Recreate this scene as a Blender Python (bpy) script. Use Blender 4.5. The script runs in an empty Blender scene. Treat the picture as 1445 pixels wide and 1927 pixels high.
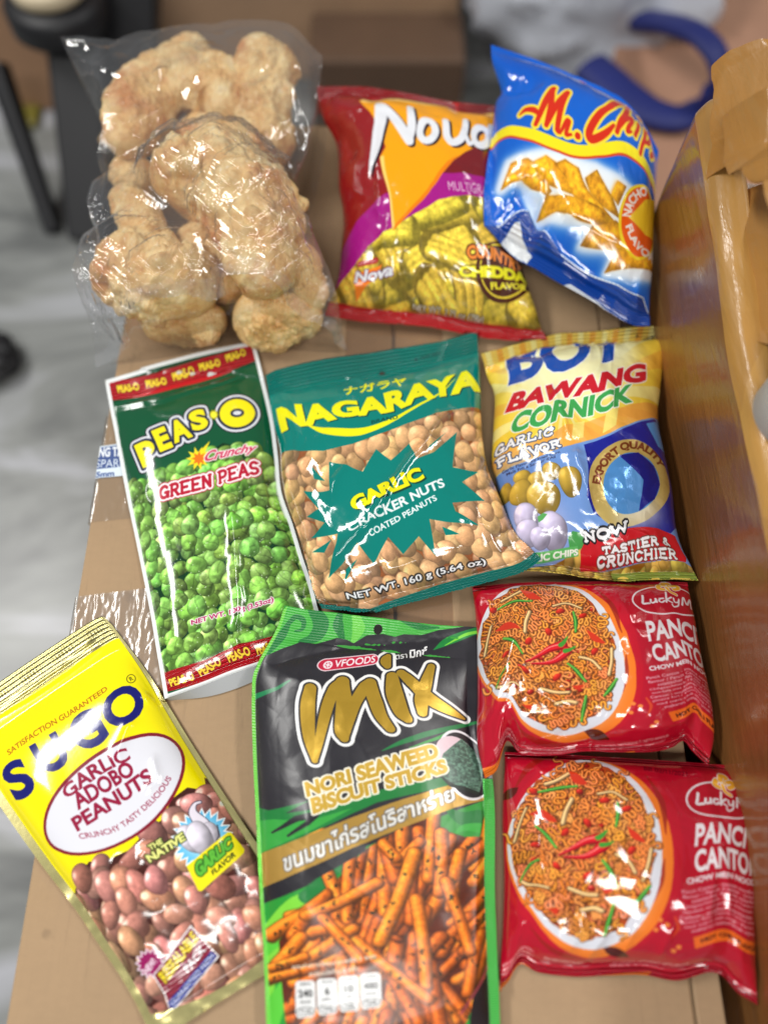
import bpy, math, random
import numpy as np
from mathutils import Vector

R = math.radians
scene = bpy.context.scene
COL = scene.collection

# ------------------------------------------------------------------ camera, world, lamps, exposure
CAM_H, CAM_Y, PITCH = 0.50, -0.2226, R(66.0)
FPX, CX, CY = 1456.0, 722.5, 963.5
cam_data = bpy.data.cameras.new('camera')
cam_data.sensor_fit = 'VERTICAL'
cam_data.sensor_height = 34.6
cam_data.sensor_width = 34.6
cam_data.lens = FPX * 34.6 / 1927.0
cam_data.clip_start = 0.02
cam_data.clip_end = 60.0
cam_data.dof.use_dof = True
cam_data.dof.focus_distance = 0.498
cam_data.dof.aperture_fstop = 2.0
camera = bpy.data.objects.new('camera', cam_data)
COL.objects.link(camera)
camera.location = (0, CAM_Y, CAM_H)
camera.rotation_euler = (R(90.0) - PITCH, 0, 0)
scene.camera = camera

world = bpy.data.worlds.new('World')
scene.world = world
world.use_nodes = True
world.node_tree.nodes['Background'].inputs['Color'].default_value = (0.93, 0.97, 1.0, 1)
world.node_tree.nodes['Background'].inputs['Strength'].default_value = 0.20


def ceiling_lamp(loc, sx, sy, power, rz=0.0, col=(1, 0.985, 0.95)):
    d = bpy.data.lights.new('ceiling_panel_lamp', 'AREA')
    d.shape = 'RECTANGLE'
    d.size, d.size_y = sx, sy
    d.energy = power
    d.color = col
    o = bpy.data.objects.new('ceiling_panel_lamp', d)
    o.location = loc
    o.rotation_euler = (0, 0, rz)
    COL.objects.link(o)


ceiling_lamp((-1.65, 0.60, 2.0), 1.3, 0.42, 52, R(85))
ceiling_lamp((1.60, 0.35, 2.0), 1.3, 0.36, 31, R(95))
ceiling_lamp((-0.30, -1.50, 2.0), 1.3, 0.40, 40, R(5))

scene.view_settings.view_transform = 'Standard'
scene.view_settings.look = 'None'
scene.view_settings.exposure = 0.0
scene.view_settings.gamma = 1.0
scene.view_settings.use_curve_mapping = False
scene.render.engine = 'CYCLES'
scene.cycles.max_bounces = 8
scene.cycles.transparent_max_bounces = 16
scene.cycles.use_denoising = True
scene.cycles.sample_clamp_indirect = 6.0
scene.cycles.caustics_reflective = False
scene.cycles.caustics_refractive = False

# ------------------------------------------------------------------ measuring helpers: where things stand on the box top
_sp, _cp = math.sin(PITCH), math.cos(PITCH)


def at(px, py, z=0.0):
    """Point at height z (metres above the box top) seen along a ray; arrays are fine."""
    px = np.asarray(px, float); py = np.asarray(py, float); z = np.asarray(z, float)
    a = (px - CX) / FPX
    b = -(py - CY) / FPX
    # camera axes in the world: right (1,0,0), up (0,sin p,cos p), forward (0,cos p,-sin p)
    dx = a
    dy = b * _sp + _cp
    dz = b * _cp - _sp
    t = (z - CAM_H) / dz
    return np.stack([t * dx, CAM_Y + t * dy, z + 0 * dx], -1)


def project(P):
    P = np.asarray(P, float)
    x = P[..., 0]; y = P[..., 1] - CAM_Y; z = P[..., 2] - CAM_H
    f = y * _cp - z * _sp
    u = y * _sp + z * _cp
    return np.stack([CX + FPX * x / f, CY - FPX * u / f], -1)


# ------------------------------------------------------------------ noise
_rngT = np.random.RandomState(7)
_TAB = _rngT.rand(65536)


def _h(ix, iy, iz, seed):
    k = (ix * 73856093) ^ (iy * 19349663) ^ (iz * 83492791) ^ (seed * 2654435)
    return _TAB[k & 65535]


def vnoise(x, y, z=0.0, seed=0):
    """value noise in 0..1"""
    x = np.asarray(x, float); y = np.asarray(y, float) + 0 * x; z = np.asarray(z, float) + 0 * x
    fx, fy, fz = np.floor(x), np.floor(y), np.floor(z)
    ix, iy, iz = fx.astype(np.int64), fy.astype(np.int64), fz.astype(np.int64)
    tx, ty, tz = x - fx, y - fy, z - fz
    tx, ty, tz = [t * t * t * (t * (t * 6 - 15) + 10) for t in (tx, ty, tz)]
    r = 0
    for dx in (0, 1):
        for dy in (0, 1):
            for dz in (0, 1):
                w = (tx if dx else 1 - tx) * (ty if dy else 1 - ty) * (tz if dz else 1 - tz)
                r = r + w * _h(ix + dx, iy + dy, iz + dz, seed)
    return r


def fbm(x, y, z=0.0, seed=0, octv=4):
    s, a, tot = 0, 1.0, 0
    for k in range(octv):
        s = s + a * vnoise(np.asarray(x) * 2 ** k, np.asarray(y) * 2 ** k, np.asarray(z) * 2 ** k, seed + k * 17)
        tot += a; a *= 0.5
    return s / tot


def sstep(a, b, x):
    t = np.clip((x - a) / (b - a), 0, 1)
    return t * t * (3 - 2 * t)


# ------------------------------------------------------------------ object helpers
def link(o):
    COL.objects.link(o)
    return o


def tag(o, label=None, cat=None, group=None, kind=None):
    if label: o['label'] = label
    if cat: o['category'] = cat
    if group: o['group'] = group
    if kind: o['kind'] = kind
    return o


def empty(name, loc, label, cat, group=None):
    o = bpy.data.objects.new(name, None)
    o.empty_display_size = 0.02
    o.location = loc
    return tag(link(o), label, cat, group)


def mesh_obj(name, V, F, mat, parent=None, origin=(0, 0, 0), smooth=True, uv=None, normals=None):
    """V world coordinates (n,3); F list/array of faces; uv per vertex; normals per vertex."""
    V = np.asarray(V, float)
    off = np.asarray(parent.location if parent is not None and parent.type == 'EMPTY' else origin, float)
    if parent is not None and parent.type != 'EMPTY':
        off = np.asarray(parent.get('_o', (0, 0, 0)), float)
    me = bpy.data.meshes.new(name)
    if isinstance(F, np.ndarray):
        me.from_pydata((V - off).tolist(), [], F.tolist())
    else:
        me.from_pydata((V - off).tolist(), [], F)
    if smooth:
        me.polygons.foreach_set('use_smooth', np.ones(len(me.polygons), bool))
    if uv is not None:
        lay = me.uv_layers.new(name='label')
        li = np.empty(len(me.loops), np.int32)
        me.loops.foreach_get('vertex_index', li)
        lay.data.foreach_set('uv', np.asarray(uv, np.float32)[li].ravel())
    if normals is not None:
        me.normals_split_custom_set_from_vertices(np.asarray(normals).tolist())
    me.update()
    o = bpy.data.objects.new(name, me)
    if mat: me.materials.append(mat)
    link(o)
    if parent is not None:
        o.parent = parent
    else:
        o.location = origin
    return o


def grid_faces(nu, nv):
    i = np.arange(nv - 1)[:, None] * nu + np.arange(nu - 1)[None, :]
    return np.stack([i, i + nu, i + nu + 1, i + 1], -1).reshape(-1, 4)


def box_geo(lo, hi):
    x0, y0, z0 = lo; x1, y1, z1 = hi
    V = [(x0, y0, z0), (x1, y0, z0), (x1, y1, z0), (x0, y1, z0), (x0, y0, z1), (x1, y0, z1), (x1, y1, z1), (x0, y1, z1)]
    F = [(0, 3, 2, 1), (4, 5, 6, 7), (0, 1, 5, 4), (1, 2, 6, 5), (2, 3, 7, 6), (3, 0, 4, 7)]
    return V, F


def bevel(o, w, seg=2):
    m = o.modifiers.new('bevel', 'BEVEL')
    m.width = w; m.segments = seg; m.limit_method = 'ANGLE'
    return o


def lathe(profile, n=32, center=(0, 0, 0)):
    V, F = [], []
    for r, z in profile:
        for k in range(n):
            a = 2 * math.pi * k / n
            V.append((center[0] + r * math.cos(a), center[1] + r * math.sin(a), center[2] + z))
    for i in range(len(profile) - 1):
        for k in range(n):
            F.append((i * n + k, i * n + (k + 1) % n, (i + 1) * n + (k + 1) % n, (i + 1) * n + k))
    return V, F


def tube_geo(pts, radii, n=16, flat=1.0):
    P = np.asarray(pts, float)
    T = np.gradient(P, axis=0)
    T /= np.linalg.norm(T, axis=1)[:, None] + 1e-9
    up = np.array([0, 0, 1.0])
    V = []
    for p, t, r in zip(P, T, radii):
        a = np.cross(up, t)
        if np.linalg.norm(a) < 1e-3: a = np.array([1.0, 0, 0])
        a /= np.linalg.norm(a); b = np.cross(t, a)
        for k in range(n):
            th = 2 * math.pi * k / n
            V.append(p + r * (math.cos(th) * a + flat * math.sin(th) * b))
    F = []
    m = len(P)
    for i in range(m - 1):
        for k in range(n):
            F.append((i * n + k, i * n + (k + 1) % n, (i + 1) * n + (k + 1) % n, (i + 1) * n + k))
    F.append(tuple(range(n))[::-1]); F.append(tuple((m - 1) * n + k for k in range(n)))
    return np.array(V), F


def catmull(P, n):
    P = np.asarray(P, float)
    if len(P) == 2:
        t = np.linspace(0, 1, n)[:, None]
        return P[0] * (1 - t) + P[1] * t
    Q = np.vstack([2 * P[0] - P[1], P, 2 * P[-1] - P[-2]])
    d = np.linalg.norm(np.diff(P, axis=0), axis=1)
    s = np.concatenate([[0], np.cumsum(d)]); s /= s[-1]
    tt = np.linspace(0, 1, n)
    i = np.clip(np.searchsorted(s, tt, side='right') - 1, 0, len(P) - 2)
    t = ((tt - s[i]) / (s[i + 1] - s[i] + 1e-12))[:, None]
    p0, p1, p2, p3 = Q[i], Q[i + 1], Q[i + 2], Q[i + 3]
    m1 = (p2 - p0) * 0.5; m2 = (p3 - p1) * 0.5
    # finite tangents damped for uneven spacing
    l = np.linalg.norm(p2 - p1, axis=1)[:, None]
    for m in (m1, m2):
        k = np.linalg.norm(m, axis=1)[:, None]
        m *= np.minimum(1.0, 1.2 * l / (k + 1e-12))
    return ((2 * t ** 3 - 3 * t ** 2 + 1) * p1 + (t ** 3 - 2 * t ** 2 + t) * m1 +
            (-2 * t ** 3 + 3 * t ** 2) * p2 + (t ** 3 - t ** 2) * m2)


# ------------------------------------------------------------------ materials
def new_mat(name):
    m = bpy.data.materials.new(name)
    m.use_nodes = True
    nt = m.node_tree
    return m, nt, nt.nodes['Principled BSDF']


def lin(c):
    c = np.asarray(c, float) / 255.0
    return tuple(np.where(c <= 0.04045, c / 12.92, ((c + 0.055) / 1.055) ** 2.4)) + (1.0,)


def mixcol(nt, fac, a, b, mode='MIX'):
    n = nt.nodes.new('ShaderNodeMix'); n.data_type = 'RGBA'; n.blend_type = mode
    for sock, v in ((n.inputs[0], fac), (n.inputs[6], a), (n.inputs[7], b)):
        if hasattr(v, 'is_linked') or hasattr(v, 'links'): nt.links.new(v, sock)
        else: sock.default_value = v
    return n.outputs[2]


def ramp(nt, src, stops):
    n = nt.nodes.new('ShaderNodeValToRGB')
    while len(n.color_ramp.elements) < len(stops): n.color_ramp.elements.new(0.5)
    for e, (p, c) in zip(n.color_ramp.elements, stops):
        e.position = p; e.color = c if len(c) == 4 else (*c, 1)
    nt.links.new(src, n.inputs['Fac'])
    return n.outputs['Color']


def noise_tex(nt, scale, detail=4, rough=0.55, coords='Object', vec_scale=None, distortion=0.0):
    tc = nt.nodes.new('ShaderNodeTexCoord')
    n = nt.nodes.new('ShaderNodeTexNoise')
    n.inputs['Scale'].default_value = scale
    n.inputs['Detail'].default_value = detail
    n.inputs['Roughness'].default_value = rough
    n.inputs['Distortion'].default_value = distortion
    src = tc.outputs[coords]
    if vec_scale:
        mp = nt.nodes.new('ShaderNodeMapping')
        mp.inputs['Scale'].default_value = vec_scale
        nt.links.new(src, mp.inputs['Vector']); src = mp.outputs[0]
    nt.links.new(src, n.inputs['Vector'])
    return n.outputs['Fac']


def bump(nt, h, strength, dist, prev=None):
    b = nt.nodes.new('ShaderNodeBump')
    b.inputs['Strength'].default_value = strength
    b.inputs['Distance'].default_value = dist
    nt.links.new(h, b.inputs['Height'])
    if prev is not None: nt.links.new(prev, b.inputs['Normal'])
    return b.outputs['Normal']


def plain_mat(name, rgb, rough=0.6, var=0.12, scale=8.0, metallic=0.0, bump_s=0.0, bump_d=0.002, bump_scale=60):
    m, nt, bs = new_mat(name)
    c = lin(rgb)
    f = noise_tex(nt, scale)
    dk = tuple(x * (1 - var) for x in c[:3]) + (1,)
    lt = tuple(min(1, x * (1 + var)) for x in c[:3]) + (1,)
    nt.links.new(ramp(nt, f, [(0.3, dk), (0.7, lt)]), bs.inputs['Base Color'])
    bs.inputs['Roughness'].default_value = rough
    bs.inputs['Metallic'].default_value = metallic
    if bump_s:
        nt.links.new(bump(nt, noise_tex(nt, bump_scale, 5), bump_s, bump_d), bs.inputs['Normal'])
    return m

# ------------------------------------------------------------------ print designs: every label is drawn in code on its own flat sheet
_fc = bpy.data.curves.new('lettering_source', 'FONT')
_fo = bpy.data.objects.new('lettering_source', _fc)
_tcache = {}


def glyphs(s, bold=0.0, spacing=1.0):
    """triangles of a line of lettering, its box scaled to 0..1 (y down)"""
    k = (s, bold, spacing)
    if k in _tcache: return _tcache[k]
    if _fo.name not in COL.objects: COL.objects.link(_fo)
    _fc.body = s; _fc.offset = bold; _fc.resolution_u = 4; _fc.space_character = spacing
    dg = bpy.context.evaluated_depsgraph_get()
    e = _fo.evaluated_get(dg)
    m = e.to_mesh(); m.calc_loop_triangles()
    co = np.empty(len(m.vertices) * 3); m.vertices.foreach_get('co', co)
    co = co.reshape(-1, 3)[:, :2]
    tr = np.empty(len(m.loop_triangles) * 3, np.int32); m.loop_triangles.foreach_get('vertices', tr)
    T = co[tr.reshape(-1, 3)]
    lo, hi = co.min(0), co.max(0)
    T = (T - lo) / (hi - lo)
    T[..., 1] = 1 - T[..., 1]
    e.to_mesh_clear()
    _tcache[k] = T
    return T


# a small slab-serif alphabet: strokes in a unit box (y down), letters with feet
def _arc(cx, cy, rx, ry, a0, a1, n=14):
    t = np.radians(np.linspace(a0, a1, n))
    return [(cx + rx * math.cos(x), cy + ry * math.sin(x)) for x in t]


SLAB = {
    'A': ([[(0.08, 1), (0.5, 0)], [(0.5, 0), (0.92, 1)], [(0.24, .66), (0.76, .66)]], [(0.08, 1), (0.92, 1)]),
    'C': ([_arc(.52, .5, .42, .5, -40, -320)], [(.86, .2)]),
    'E': ([[(.18, 0), (.18, 1)], [(.18, 0), (.88, 0)], [(.18, .5), (.7, .5)], [(.18, 1), (.9, 1)]], [(.1, 0), (.1, 1)]),
    'F': ([[(.2, 0), (.2, 1)], [(.2, 0), (.9, 0)], [(.2, .5), (.72, .5)]], [(.12, 0), (.2, 1)]),
    'G': ([_arc(.5, .5, .42, .5, -45, -330), [(.9, .56), (.9, .98)], [(.6, .56), (.95, .56)]], []),
    'H': ([[(.16, 0), (.16, 1)], [(.84, 0), (.84, 1)], [(.16, .5), (.84, .5)]], [(.16, 0), (.16, 1), (.84, 0), (.84, 1)]),
    'I': ([[(.5, 0), (.5, 1)]], [(.5, 0), (.5, 1)]),
    'L': ([[(.22, 0), (.22, 1)], [(.22, 1), (.92, 1)], [(.9, .78), (.9, 1)]], [(.22, 0), (.14, 1)]),
    'N': ([[(.16, 0), (.16, 1)], [(.16, 0), (.84, 1)], [(.84, 0), (.84, 1)]], [(.16, 0), (.16, 1), (.84, 0)]),
    'O': ([_arc(.5, .5, .43, .5, 0, 360, 24)], []),
    'P': ([[(.2, 0), (.2, 1)], [(.2, 0), (.55, 0)] + _arc(.58, .28, .3, .28, -80, 80) + [(.2, .56)]], [(.14, 0), (.2, 1)]),
    'R': ([[(.2, 0), (.2, 1)], [(.2, 0), (.55, 0)] + _arc(.56, .26, .28, .26, -80, 80) + [(.2, .52)], [(.5, .52), (.9, 1)]], [(.14, 0), (.2, 1), (.9, 1)]),
    'S': ([_arc(.5, .26, .34, .26, -35, -250) + _arc(.5, .76, .36, .25, -70, 150)], [(.8, .12), (.17, .88)]),
    'T': ([[(.5, 0), (.5, 1)], [(.06, 0), (.94, 0)], [(.08, 0), (.08, .2)], [(.92, 0), (.92, .2)]], [(.5, 1)]),
    'U': ([[(.18, 0), (.18, .62)] + _arc(.5, .64, .32, .36, 180, 0) + [(.82, 0)]], [(.18, 0), (.82, 0)]),
    'V': ([[(.1, 0), (.5, 1)], [(.5, 1), (.9, 0)]], [(.1, 0), (.9, 0)]),
    'W': ([[(.04, 0), (.27, 1)], [(.27, 1), (.5, .15)], [(.5, .15), (.73, 1)], [(.73, 1), (.96, 0)]], [(.04, 0), (.96, 0)]),
    '&': ([[(.9, 1), (.3, .3)] + _arc(.45, .2, .17, .2, 150, 400) + [(.2, .62)] + _arc(.4, .76, .25, .24, 200, 20)], []),
}


class Art:
    """A flat printed sheet. Positions are given in the units the label was measured in (frame) and mapped to the sheet."""

    def __init__(self, W, H, frame, p2uv):
        self.W, self.H = W, H
        self.frame = frame                       # x0, y0, scale of the measuring grid
        self.p2uv = p2uv
        self.img = np.ones((H, W, 3)) * 0.5
        self.tags = np.zeros((H, W), np.int16)
        self.names = ['front_film']
        self.rng = np.random.RandomState(5)
        # local size of one measuring unit on the sheet
        c = np.array([[200, 200], [1000, 200], [200, 1400]], float)
        q = self.m(c)
        self.k = 0.5 * (np.linalg.norm(q[1] - q[0]) / 800 + np.linalg.norm(q[2] - q[0]) / 1200)
        self.metal = np.zeros((H, W))

    def m(self, P, uv=False):
        P = np.asarray(P, float)
        if uv: return P * np.array([self.W, self.H])
        x0, y0, s = self.frame
        u = self.p2uv(P / s + np.array([x0, y0]))
        return u * np.array([self.W, self.H])

    @staticmethod
    def dense(P, step=18.0, closed=True):
        P = np.asarray(P, float)
        out = []
        n = len(P)
        for i in range(n if closed else n - 1):
            a, b = P[i], P[(i + 1) % n]
            k = max(1, int(np.linalg.norm(b - a) / step))
            for j in range(k): out.append(a + (b - a) * j / k)
        if not closed: out.append(P[-1])
        return np.array(out)

    # ---- coverage of polygons on the sheet (list of rings in sheet pixels)
    def cover(self, rings, pad=2):
        S = 3
        lo = np.floor(np.min([r.min(0) for r in rings], axis=0)).astype(int) - pad
        hi = np.ceil(np.max([r.max(0) for r in rings], axis=0)).astype(int) + pad
        lo = np.maximum(lo, 0); hi = np.minimum(hi, [self.W, self.H])
        w, h = hi - lo
        if w <= 0 or h <= 0: return None
        A = np.concatenate(rings); B = np.concatenate([np.roll(r, -1, 0) for r in rings])
        A = (A - lo) * S; B = (B - lo) * S
        keep = np.abs(A[:, 1] - B[:, 1]) > 1e-9
        A, B = A[keep], B[keep]
        sgn = np.where(B[:, 1] > A[:, 1], 1, -1)
        y0 = np.minimum(A[:, 1], B[:, 1]); y1 = np.maximum(A[:, 1], B[:, 1])
        r0 = np.clip(np.ceil(y0 - 0.5), 0, h * S).astype(int); r1 = np.clip(np.ceil(y1 - 0.5), 0, h * S).astype(int)
        cnt = r1 - r0
        idx = np.repeat(np.arange(len(A)), cnt)
        if len(idx) == 0: return None
        rows = np.arange(cnt.sum()) - np.repeat(np.cumsum(cnt) - cnt, cnt) + r0[idx]
        t = (rows + 0.5 - A[idx, 1]) / (B[idx, 1] - A[idx, 1])
        xs = A[idx, 0] + t * (B[idx, 0] - A[idx, 0])
        cols = np.clip(np.ceil(xs - 0.5), 0, w * S).astype(int)
        acc = np.zeros((h * S, w * S + 1), np.int32)
        np.add.at(acc, (rows, cols), sgn[idx])
        ins = np.cumsum(acc, 1)[:, :w * S] != 0
        mask = ins.reshape(h, S, w, S).mean((1, 3))
        return lo[0], lo[1], mask

    def full(self, reg):
        M = np.zeros((self.H, self.W))
        if reg is None: return M
        x, y, m = reg
        M[y:y + m.shape[0], x:x + m.shape[1]] = m
        return M

    def grow(self, reg, r):
        if reg is None or r <= 0: return reg
        x, y, m = reg
        p = int(math.ceil(r)) + 1
        x0, y0 = max(0, x - p), max(0, y - p)
        x1, y1 = min(self.W, x + m.shape[1] + p), min(self.H, y + m.shape[0] + p)
        base = np.zeros((y1 - y0 + 2 * p, x1 - x0 + 2 * p))
        oy, ox = y - y0 + p, x - x0 + p
        base[oy:oy + m.shape[0], ox:ox + m.shape[1]] = m
        out = np.zeros((y1 - y0, x1 - x0))
        for dy in range(-p, p + 1):
            for dx in range(-p, p + 1):
                d = math.hypot(dx, dy)
                if d <= r + 0.5:
                    wgt = min(1.0, r + 0.5 - d)
                    np.maximum(out, wgt * base[p + dy:p + dy + out.shape[0], p + dx:p + dx + out.shape[1]], out=out)
        return x0, y0, out

    def blur(self, reg, r):
        x, y, m = reg
        p = int(3 * r) + 1
        x0, y0 = max(0, x - p), max(0, y - p)
        x1, y1 = min(self.W, x + m.shape[1] + p), min(self.H, y + m.shape[0] + p)
        b = np.zeros((y1 - y0, x1 - x0)); b[y - y0:y - y0 + m.shape[0], x - x0:x - x0 + m.shape[1]] = m
        k = np.exp(-0.5 * (np.arange(-p, p + 1) / r) ** 2); k /= k.sum()
        for ax in (0, 1):
            if b.shape[ax] >= len(k):
                b = np.apply_along_axis(lambda v: np.convolve(v, k, 'same'), ax, b)
        return x0, y0, b

    def blend(self, reg, col, alpha=1.0, tag=None, metal=None):
        if reg is None: return
        x, y, m = reg
        h, w = m.shape
        if h == 0 or w == 0: return
        a = (m * alpha)[..., None]
        c = np.asarray(col, float) / 255.0
        sl = self.img[y:y + h, x:x + w]
        self.img[y:y + h, x:x + w] = sl * (1 - a) + c * a
        if metal is not None:
            sm = self.metal[y:y + h, x:x + w]
            self.metal[y:y + h, x:x + w] = sm * (1 - m * alpha) + metal * m * alpha
        if tag: self.mark(reg, tag)

    def mark(self, reg, name, th=0.35):
        x, y, m = reg
        if name not in self.names: self.names.append(name)
        t = self.tags[y:y + m.shape[0], x:x + m.shape[1]]
        t[m > th] = self.names.index(name)

    # ---- shapes
    def poly(self, P, col, tag=None, alpha=1.0, uv=False, out=(), blur=0, smooth=0, metal=None, clip=None):
        if smooth:
            P = np.asarray(P, float)
            P = catmull(np.vstack([P, P[:1]]), smooth)[:-1]
        P = self.dense(P, 0.03 if uv else 18.0)
        reg = self.cover([self.m(P, uv)])
        if reg is None: return None
        if clip is not None: reg = (reg[0], reg[1], reg[2] * clip[reg[1]:reg[1] + reg[2].shape[0], reg[0]:reg[0] + reg[2].shape[1]])
        if blur: reg = self.blur(reg, blur * self.k)
        for r, c in out:
            self.blend(self.grow(reg, r * self.k), c, 1.0, tag)
        if col is not None: self.blend(reg, col, alpha, tag, metal)
        return reg

    def band(self, v0, v1, col, tag=None, u0=0.0, u1=1.0, metal=None):
        return self.poly([(u0, v0), (u1, v0), (u1, v1), (u0, v1)], col, tag, uv=True, metal=metal)

    def ellipse(self, c, rx, ry, rot, col, **kw):
        t = np.linspace(0, 2 * math.pi, 48, endpoint=False)
        x, y = rx * np.cos(t), ry * np.sin(t)
        a = math.radians(rot)
        P = np.stack([c[0] + x * math.cos(a) - y * math.sin(a), c[1] + x * math.sin(a) + y * math.cos(a)], -1)
        return self.poly(P, col, **kw)

    def star(self, c, pts, col, **kw):
        P = [(c[0] + r * math.cos(math.radians(a)), c[1] + r * math.sin(math.radians(a))) for a, r in pts]
        return self.poly(P, col, **kw)

    def burst(self, c, r1, r2, n, col, sx=1.0, rot=0.0, **kw):
        pts = []
        for i in range(2 * n):
            a = math.pi * i / n + rot
            r = r1 if i % 2 == 0 else r2
            pts.append((c[0] + sx * r * math.cos(a), c[1] + r * math.sin(a)))
        return self.poly(pts, col, **kw)

    def sdf(self, pts, rad, pad=3):
        """signed distance (sheet px) to a brush stroke, and position along it"""
        Q = np.asarray(pts, float)
        rad = np.broadcast_to(np.asarray(rad, float), (len(Q),))
        lo = np.floor(Q.min(0) - rad.max() - pad).astype(int); hi = np.ceil(Q.max(0) + rad.max() + pad).astype(int)
        lo = np.maximum(lo, 0); hi = np.minimum(hi, [self.W, self.H])
        if hi[0] <= lo[0] or hi[1] <= lo[1]: return None
        X, Y = np.meshgrid(np.arange(lo[0], hi[0]) + 0.5, np.arange(lo[1], hi[1]) + 0.5)
        D = np.full(X.shape, 1e9)
        for i in range(len(Q) - 1):
            a, b = Q[i], Q[i + 1]
            d = b - a; L = d @ d + 1e-9
            t = np.clip(((X - a[0]) * d[0] + (Y - a[1]) * d[1]) / L, 0, 1)
            dist = np.hypot(X - a[0] - t * d[0], Y - a[1] - t * d[1]) - (rad[i] + t * (rad[i + 1] - rad[i]))
            np.minimum(D, dist, out=D)
        return lo[0], lo[1], D

    def stroke(self, P, wid, col, tag=None, out=(), smooth=0, alpha=1.0, metal=None, off=(0, 0)):
        """brush stroke; wid = width in measuring units (one number or one per point)"""
        P = np.asarray(P, float) + np.asarray(off, float)
        w = np.broadcast_to(np.asarray(wid, float), (len(P),))
        if smooth:
            Z = catmull(np.column_stack([P, w]), smooth)
            P, w = Z[:, :2], np.maximum(Z[:, 2], 0.5)
        Q = self.m(P)
        s = self.sdf(Q, w * 0.5 * self.k, pad=3 + int(max([o[0] for o in out], default=0) * self.k))
        if s is None: return
        x, y, D = s
        for r, c in out:
            self.blend((x, y, np.clip(0.5 - D + r * self.k, 0, 1)), c, 1.0, tag)
        if col is not None: self.blend((x, y, np.clip(0.5 - D, 0, 1)), col, alpha, tag, metal)
        return x, y, np.clip(0.5 - D, 0, 1)

    def strokes(self, L, col, tag=None, out=(), shadow=None, metal=None):
        """several strokes as one lettering: shadow first, then outlines of all, then all fills; L = [(pts, width, smooth)]"""
        if shadow:
            for p, w, s in L: self.stroke(p, w, shadow[2], tag, [(o[0], shadow[2]) for o in out[:1]], s, off=shadow[:2])
        for r, c in out:
            for p, w, s in L: self.stroke(p, w, None, tag, [(r, c)], s)
        for p, w, s in L: self.stroke(p, w, col, tag, (), s, metal=metal)

    def text(self, s, quad, col, bold=0.0, out=(), tag=None, shadow=None, alpha=1.0, spacing=1.0, metal=None):
        """lettering whose box fills a quad (top-left, top-right, bottom-right, bottom-left) or a top and a bottom curve"""
        T = glyphs(s, bold, spacing)
        x, y = T[..., 0], T[..., 1]
        if isinstance(quad, dict):
            nt_ = 40
            top = catmull(quad['top'], nt_); bot = catmull(quad['bot'], nt_)
            g = np.linspace(0, 1, nt_)
            ti = np.stack([np.interp(x, g, top[:, k]) for k in (0, 1)], -1)
            bi = np.stack([np.interp(x, g, bot[:, k]) for k in (0, 1)], -1)
            P = ti * (1 - y[..., None]) + bi * y[..., None]
        else:
            q = np.asarray(quad, float)
            P = ((1 - x)[..., None] * q[0] + x[..., None] * q[1]) * (1 - y)[..., None] + \
                ((1 - x)[..., None] * q[3] + x[..., None] * q[2]) * y[..., None]
        C = self.m(P.reshape(-1, 2)).reshape(-1, 3, 2)
        e1, e2 = C[:, 1] - C[:, 0], C[:, 2] - C[:, 0]
        neg = e1[:, 0] * e2[:, 1] - e1[:, 1] * e2[:, 0] < 0
        C[neg] = C[neg][:, ::-1]
        reg = self.cover(list(C), pad=3)
        if reg is None: return
        if shadow:
            dx, dy, sc = shadow
            g = self.grow(reg, (out[0][0] if out else 0) * self.k)
            ox, oy = int(round(dx * self.k)), int(round(dy * self.k))
            X, Y, M = g
            x0, y0 = max(0, X + ox), max(0, Y + oy)
            M = M[y0 - Y - oy:, x0 - X - ox:]
            M = M[:max(0, self.H - y0), :max(0, self.W - x0)]
            self.blend((x0, y0, M), sc, 1.0, tag)
        for r, c in out:
            self.blend(self.grow(reg, r * self.k), c, 1.0, tag)
        self.blend(reg, col, alpha, tag, metal)
        return reg

    def slab(self, s, quad, wid, col, out=(), tag=None, serif=0.34, gap=0.12):
        """slab-serif lettering"""
        q = np.asarray(quad, float)
        adv = [0.55 if c == 'I' else 0.5 if c == ' ' else 1.25 if c == 'W' else 1.0 for c in s]
        tot = sum(adv) + gap * (len(s) - 1)

        def mp(x, y):
            return ((1 - x) * q[0] + x * q[1]) * (1 - y) + ((1 - x) * q[3] + x * q[2]) * y
        L = []
        x = 0.0
        for c, a in zip(s, adv):
            if c in SLAB:
                st, feet = SLAB[c]
                for p in st: L.append(([mp((x + a * px) / tot, py) for px, py in p], wid, 0))
                for fx, fy in feet:
                    L.append(([mp((x + a * fx - serif / 2 * 0.8) / tot, fy), mp((x + a * fx + serif / 2 * 0.8) / tot, fy)], wid * 0.62, 0))
            x += a + gap
        self.strokes(L, col, tag, out)

    # ---- pictures printed on the sheets
    def blob(self, c, rx, ry, rot, base, tint=0.0, kind='nut', L=(-0.45, -0.6, 0.66), clip=None):
        """one nut / pea of a printed picture, in sheet pixels"""
        r = max(rx, ry) + 2
        x0, y0 = max(0, int(c[0] - r)), max(0, int(c[1] - r))
        x1, y1 = min(self.W, int(c[0] + r) + 1), min(self.H, int(c[1] + r) + 1)
        if x1 <= x0 or y1 <= y0: return
        X, Y = np.meshgrid(np.arange(x0, x1) + 0.5 - c[0], np.arange(y0, y1) + 0.5 - c[1])
        ca, sa = math.cos(rot), math.sin(rot)
        A, B = (X * ca + Y * sa) / rx, (-X * sa + Y * ca) / ry
        ang = np.arctan2(B, A)
        wob = 1 + 0.05 * np.sin(2 * ang + tint * 20) + 0.04 * np.sin(3 * ang + tint * 50)
        rr = np.sqrt(A * A + B * B) / wob
        m = np.clip((1 - rr) * min(rx, ry) + 0.5, 0, 1)
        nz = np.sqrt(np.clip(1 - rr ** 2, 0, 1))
        nx, ny = A * ca - B * sa, A * sa + B * ca
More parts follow.
